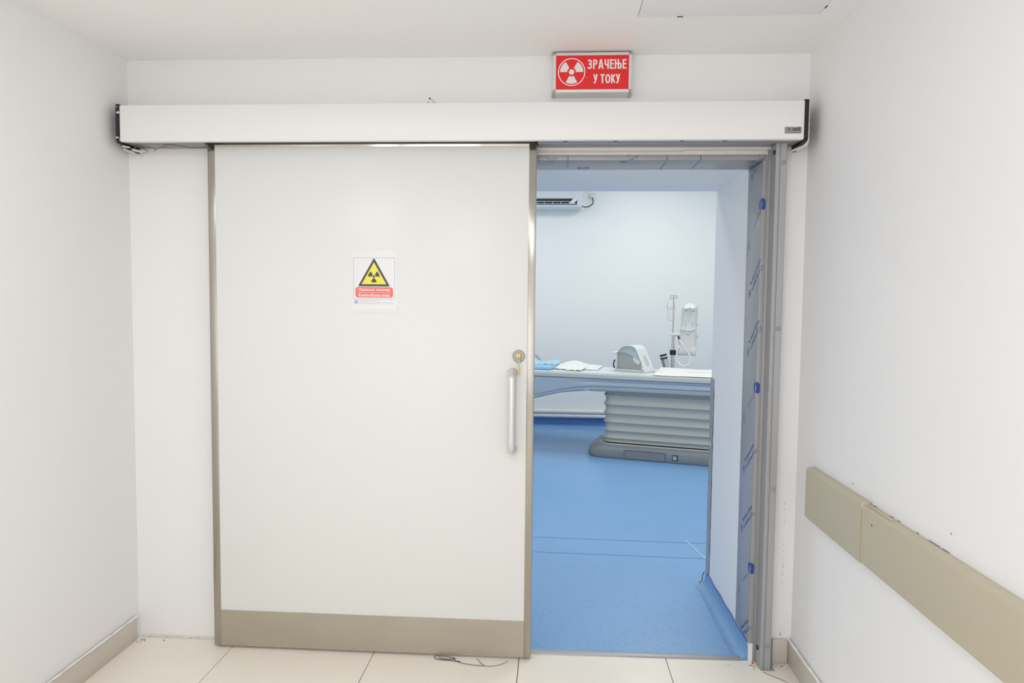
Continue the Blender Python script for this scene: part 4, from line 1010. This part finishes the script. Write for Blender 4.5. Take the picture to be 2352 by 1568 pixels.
st = on_table('curved_strap', 'curved grey strap behind the folded blue cloth', 'strap', -1.06, 0.66, 0.7930)
pth = [(-0.13, 0.0, 0.06), (-0.09, 0, 0.105), (-0.04, 0, 0.115), (0.005, 0, 0.095), (0.03, 0, 0.05), (0.034, 0, 0.002)]
def strap(u, v):
    pts = smooth_path(pth, 4); i = u * (len(pts) - 1); k = min(int(i), len(pts) - 2); p = pts[k].lerp(pts[k + 1], i - k)
    return (p.x, -0.03 + 0.06 * v, p.z)
MB().grid(strap, 24, 3, 0.016).build('band', 'pad_grey', st, local=True, smooth=50)

# ------------------------------------------------------------------ infusion pole with injector on the far table rail
PX, PY = 0.341, 0.80
pole = on_table('infusion_pole', 'infusion pole clamped to the far edge of the patient table', 'infusion pole', PX, PY, 0.70)
def Lp(x, z, dy=0.0): return (x - PX, dy, z - 0.70)
MB().tube([Lp(PX, 0.66), Lp(PX, 0.80), Lp(PX, 0.94)], 0.0195, 16).build('lower_tube', 'tube', pole, local=True, smooth=60)
MB().tube([Lp(PX, 0.985), Lp(PX, 1.03), Lp(PX, 1.045), Lp(PX, 1.075), Lp(PX, 1.135)], [0.0165, 0.0165, 0.0155, 0.0130, 0.0125], 16).build('upper_tube', 'tube', pole, local=True, smooth=60)
MB().lathe([(0.0001, 0), (0.028, 0), (0.031, 0.003), (0.031, 0.047), (0.028, 0.050), (0.0001, 0.050)], Lp(PX, 0.936), 'Z', 24).build('collar', 'black', pole, local=True)
MB().tube([Lp(0.320, 1.1425), Lp(0.345, 1.1425), Lp(0.385, 1.1425)], [0.0165, 0.0185, 0.0170], 16).build('side_arm', 'device', pole, local=True, smooth=60)
MB().tube([Lp(0.383, 1.1425), Lp(0.398, 1.1425), Lp(0.424, 1.1425)], [0.019, 0.021, 0.020], 18).build('arm_joint', 'device', pole, local=True, smooth=60)
rod = MB().tube([Lp(0.337, 1.13), Lp(0.337, 1.35), Lp(0.337, 1.541)], 0.0045, 10).build('rod', 'rod', pole, local=True, smooth=60)
for dx, dy in ((-1, 0), (1, 0), (0, 1)):
    pts = [(0, 1.5385), (0.020, 1.539), (0.031, 1.535), (0.034, 1.522), (0.028, 1.510), (0.019, 1.509), (0.014, 1.516)]
    MB().tube(smooth_path([Lp(0.337 + dx * a, z, dy * a) for a, z in pts], 4), 0.0028, 8).build('hook', 'rod', rod, local=True, smooth=60)
MB().box(-0.03, 0.03, -0.048, -0.018, 0.052 - 0.005, 0.085, 0.004).build('rail_clamp', 'tube', pole, local=True)

inj = on_table('contrast_injector', 'white twin bulge injector head mounted beside the infusion pole', 'injector', 0.49, PY, 0.93)
IX = 0.49
def outl(z): return interp(z, [(0.933, 0.392), (1.02, 0.391), (1.10, 0.396), (1.19, 0.404), (1.215, 0.414), (1.41, 0.4185), (1.432, 0.430), (1.455, 0.465), (1.464, 0.490)]), interp(z, [(0.935, 0.560), (1.00, 0.568), (1.05, 0.571), (1.15, 0.569), (1.21, 0.570), (1.26, 0.574), (1.41, 0.580), (1.436, 0.572), (1.455, 0.540), (1.464, 0.510)])
def sect(z, dfront, dback, bulge):
    a, b = outl(z); pts = []
    n = 20
    for i in range(n + 1):
        t = i / n; x = a + (b - a) * t
        e = (1 - abs(2 * t - 1) ** 5)
        y = -dfront * e - bulge * abs(math.sin(2 * math.pi * t)) ** 1.3 * (1 if 0.02 < t < 0.98 else 0)
        pts.append((x - IX, y, z - 0.93))
    for i in range(7):
        t = 1 - i / 6; x = a + (b - a) * t
        pts.append((x - IX, dback * (1 - abs(2 * t - 1) ** 5) + 0.004, z - 0.93))
    return pts
MB().loft([sect(z, 0.055, 0.07, 0.0) for z in (0.998, 1.05, 1.10, 1.15, 1.18, 1.200)]).build('body', 'device', inj, local=True, smooth=50)
m = MB()
rings = []
for i in range(15):
    a = math.pi * 2 * i / 14
    pass
lowp = [(0.058 * math.cos(a) * -1, 0.990 + 0.056 * math.sin(a)) for a in (2 * math.pi * i / 20 for i in range(20))]
m.loft([[(x - IX, y * s, 0.990 + (z - 0.990) * s - 0.93) for y, z in lowp] for x, s in ((0.388, 0.92), (0.394, 1.0), (0.480, 1.0), (0.562, 1.0), (0.568, 0.95))])
m.build('drive_barrel', 'device', inj, local=True, smooth=50)
MB().loft([sect(z, d, 0.075, bl) for z, d, bl in ((1.170, 0.056, 0.002), (1.185, 0.062, 0.006), (1.205, 0.074, 0.012), (1.216, 0.073, 0.014), (1.23, 0.062, 0.014), (1.30, 0.060, 0.014), (1.40, 0.060, 0.014), (1.415, 0.070, 0.012), (1.424, 0.068, 0.010), (1.432, 0.050, 0.006), (1.448, 0.030, 0.003), (1.464, 0.012, 0.0))]).build('twin_cover', 'device', inj, local=True, smooth=50)
m = MB()
def lipc(u, v):
    a, b = outl(1.205); x = a + (b - a) * (0.03 + 0.94 * u); z = 1.196 + 0.022 * (2 * u - 1) ** 2 + 0.004 * math.cos(4 * math.pi * u)
    y = -0.076 - 0.013 * abs(math.sin(2 * math.pi * u)) ** 1.3 + 0.05 * abs(2 * u - 1) ** 6
    return (x - IX, y - 0.004 * math.sin(math.pi * v), z - 0.93 + 0.016 * (v - 0.5))
m.grid(lipc, 30, 4, 0.003)
m.build('front_lip', 'device_bright', inj, local=True, smooth=60)
def lipt(u, v):
    a, b = outl(1.42); x = a + (b - a) * (0.05 + 0.90 * u); z = 1.424 - 0.012 * abs(math.sin(2 * math.pi * u))
    y = -0.071 - 0.012 * abs(math.sin(2 * math.pi * u)) ** 1.3 + 0.05 * abs(2 * u - 1) ** 6
    return (x - IX, y - 0.003 * math.sin(math.pi * v), z - 0.93 + 0.010 * (v - 0.5))
MB().grid(lipt, 30, 4, 0.003).build('top_lip', 'device_bright', inj, local=True, smooth=60)
for x, z in ((0.471, 1.388), (0.541, 1.386)):
    MB().box(x - 0.012 - IX, x + 0.012 - IX, -0.079, -0.073, z - 0.0018 - 0.93, z + 0.0018 - 0.93, 0.0006).build('slot', 'grey_ink', inj, local=True)
for x, z in ((0.462, 1.197), (0.532, 1.196)):
    MB().box(x - 0.010 - IX, x + 0.010 - IX, -0.096, -0.090, z - 0.0018 - 0.93, z + 0.0018 - 0.93, 0.0006).build('slot', 'grey_ink', inj, local=True)
for x0, x1 in ((0.4665, 0.4635), (0.5335, 0.5315)):
    MB().tube([(x0 - IX, -0.0785, 1.278 - 0.93), (x1 - IX, -0.0785, 1.216 - 0.93)], 0.0022, 6).build('slot', 'grey_ink', inj, local=True)
    MB().tube([(x0 + 0.005 - IX, -0.0785, 1.375 - 0.93), (x0 + 0.001 - IX, -0.0785, 1.29 - 0.93)], 0.0030, 6).build('rib', 'device_bright', inj, local=True)
for x, z, y in ((0.464, 1.174, -0.062), (0.532, 1.173, -0.062), (0.422, 1.345, -0.040), (0.575, 1.34, -0.035), (0.414, 1.242, -0.040), (0.570, 1.240, -0.040), (0.438, 1.438, -0.040), (0.502, 1.452, -0.034), (0.562, 1.436, -0.036), (0.454, 0.975, -0.056), (0.525, 0.972, -0.056)):
    m = MB().lathe([(0.0001, -0.001), (0.0024, -0.001), (0.0024, 0.01), (0.0001, 0.01)], (x - IX, y, z - 0.93), 'Y', 8)
    m.build('screw', 'grey_ink', inj, local=True)
MB().lathe([(0.0001, 0.022), (0.012, 0.021), (0.016, 0.012), (0.016, -0.004), (0.0001, -0.004)], (0.567 - IX, 0.0, 1.130 - 0.93), 'X', 16).build('knob', 'tube', inj, local=True)
MB().lathe([(0.0001, 0.008), (0.004, 0.007), (0.005, -0.004), (0.0001, -0.004)], (0.580 - IX, 0.0, 1.252 - 0.93), 'X', 10).build('status_light', 'green', inj, local=True)
MB().box(0.4045 - IX, 0.4125 - IX, -0.0605, -0.0560, 0.986 - 0.93, 1.014 - 0.93, 0.001).build('orange_label', 'orange', inj, local=True)
MB().fill([(0.478 - IX, 1.155 - 0.93), (0.508 - IX, 1.155 - 0.93), (0.502 - IX, 1.140 - 0.93), (0.484 - IX, 1.140 - 0.93)], (), 0.0545, 0.0565, on_back(0, 0, 0)).build('emblem', 'pad_grey', inj, local=True)
cb = [(0.398, 1.115), (0.402, 1.10), (0.459, 1.029), (0.502, 0.966), (0.522, 0.919), (0.515, 0.876), (0.490, 0.843), (0.459, 0.834), (0.422, 0.848), (0.384, 0.887), (0.358, 0.905)]
cab = MB().tube(smooth_path([(x - IX, -0.075 if 1 < i < 9 else -0.03, z - 0.93) for i, (x, z) in enumerate(cb)], 6), 0.0055, 10).build('cable', 'device_bright', inj, local=True, smooth=60)
MB().tube([(0.3935 - IX, -0.022, 1.125 - 0.93), (0.397 - IX, -0.026, 1.113 - 0.93), (0.4045 - IX, -0.036, 1.099 - 0.93)], 0.0085, 12).build('cable_gland', 'black', cab, local=True)

bag = on_table('infusion_bag', 'empty clear infusion bag with pink edges hanging on the pole', 'infusion bag', 0.315, PY - 0.02, 1.29)
def Bp(x, z): return (x - 0.315, 0, z - 1.29)
m = MB()
m.tube([Bp(0.2785, 1.411), Bp(0.2795, 1.35), Bp(0.2830, 1.291), Bp(0.30, 1.288), Bp(0.335, 1.288), Bp(0.3505, 1.288), Bp(0.352, 1.35), Bp(0.3535, 1.411)], 0.0019, 6)
m.tube([Bp(0.2785, 1.413), Bp(0.354, 1.413)], 0.0014, 6)
m.build('edge_piping', 'pink', bag, local=True)
m = MB().tube(smooth_path([Bp(0.2785, 1.411), Bp(0.275, 1.435), Bp(0.285, 1.491), Bp(0.312, 1.509), Bp(0.322, 1.508), Bp(0.338, 1.49), Bp(0.350, 1.440), Bp(0.3535, 1.411)], 5), 0.0014, 6)
m.build('hanging_loop', 'pink', bag, local=True)
m = MB()
for x, z in ((0.277, 1.435), (0.278, 1.419), (0.3500, 1.428), (0.3530, 1.414)): m.lathe([(0.0001, -0.003), (0.006, -0.003), (0.006, 0.003), (0.0001, 0.003)], Bp(x, z), 'Y', 10)
m.build('clip', 'pink', bag, local=True)
MB().fill([(0.280 - 0.315, 0.0), (0.352 - 0.315, 0.0), (0.353 - 0.315, 0.122), (0.279 - 0.315, 0.122)], (), 0, 0.0006, on_back(0, 0.003, 0)).build('pouch', 'clear', bag, local=True)
o_, i_ = outline(0.302 - 0.315, 0.334 - 0.315, 0.0, 0.115, 0.002)
MB().fill(o_, [i_], 0, 0.0008, on_back(0, 0.002, 0)).build('label_window', 'pink', bag, local=True)

# smoked cup leaning beside the pole
cup = on_table('smoked_cup', 'dark smoked cup with black lid leaning beside the infusion pole', 'cup', 0.292, 0.7215, 0.7948)
tilt = Matrix.Rotation(math.radians(-15), 4, 'Y')
CT = tilt
m = MB().lathe([(0.0001, 0.0), (0.026, 0.0), (0.029, 0.004), (0.034, 0.115), (0.0345, 0.118), (0.0001, 0.118)], (0, 0, 0.0), 'Z', 28).xf(CT)
m.build('cup_body', 'cup_grey', cup, local=True)
MB().lathe([(0.0345, 0.106), (0.0375, 0.108), (0.0375, 0.120), (0.0340, 0.122), (0.0330, 0.136), (0.0355, 0.140), (0.0355, 0.152), (0.033, 0.155), (0.0001, 0.155)], (0, 0, 0), 'Z', 28).xf(CT).build('lid', 'cup_lid', cup, local=True)
m = MB(); rings = []
for h_ in (0.008, 0.102):
    r = 0.0288 + 0.0047 * h_ / 0.115
    rings.append([((r + 0.0006) * math.cos(a), (r + 0.0006) * math.sin(a), h_) for a in (math.radians(-92 + 85 * i / 10) for i in range(11))])
m.loft(rings, caps=False, closed=False).xf(CT).build('label', 'cup_band', cup, local=True)
m = MB(); rings = []
for h_ in (0.125, 0.134):
    rings.append([(0.0352 * math.cos(a), 0.0352 * math.sin(a), h_) for a in (math.radians(-130 + 110 * i / 10) for i in range(11))])
m.loft(rings, caps=False, closed=False).xf(CT).build('lid_band', 'device_bright', cup, local=True)
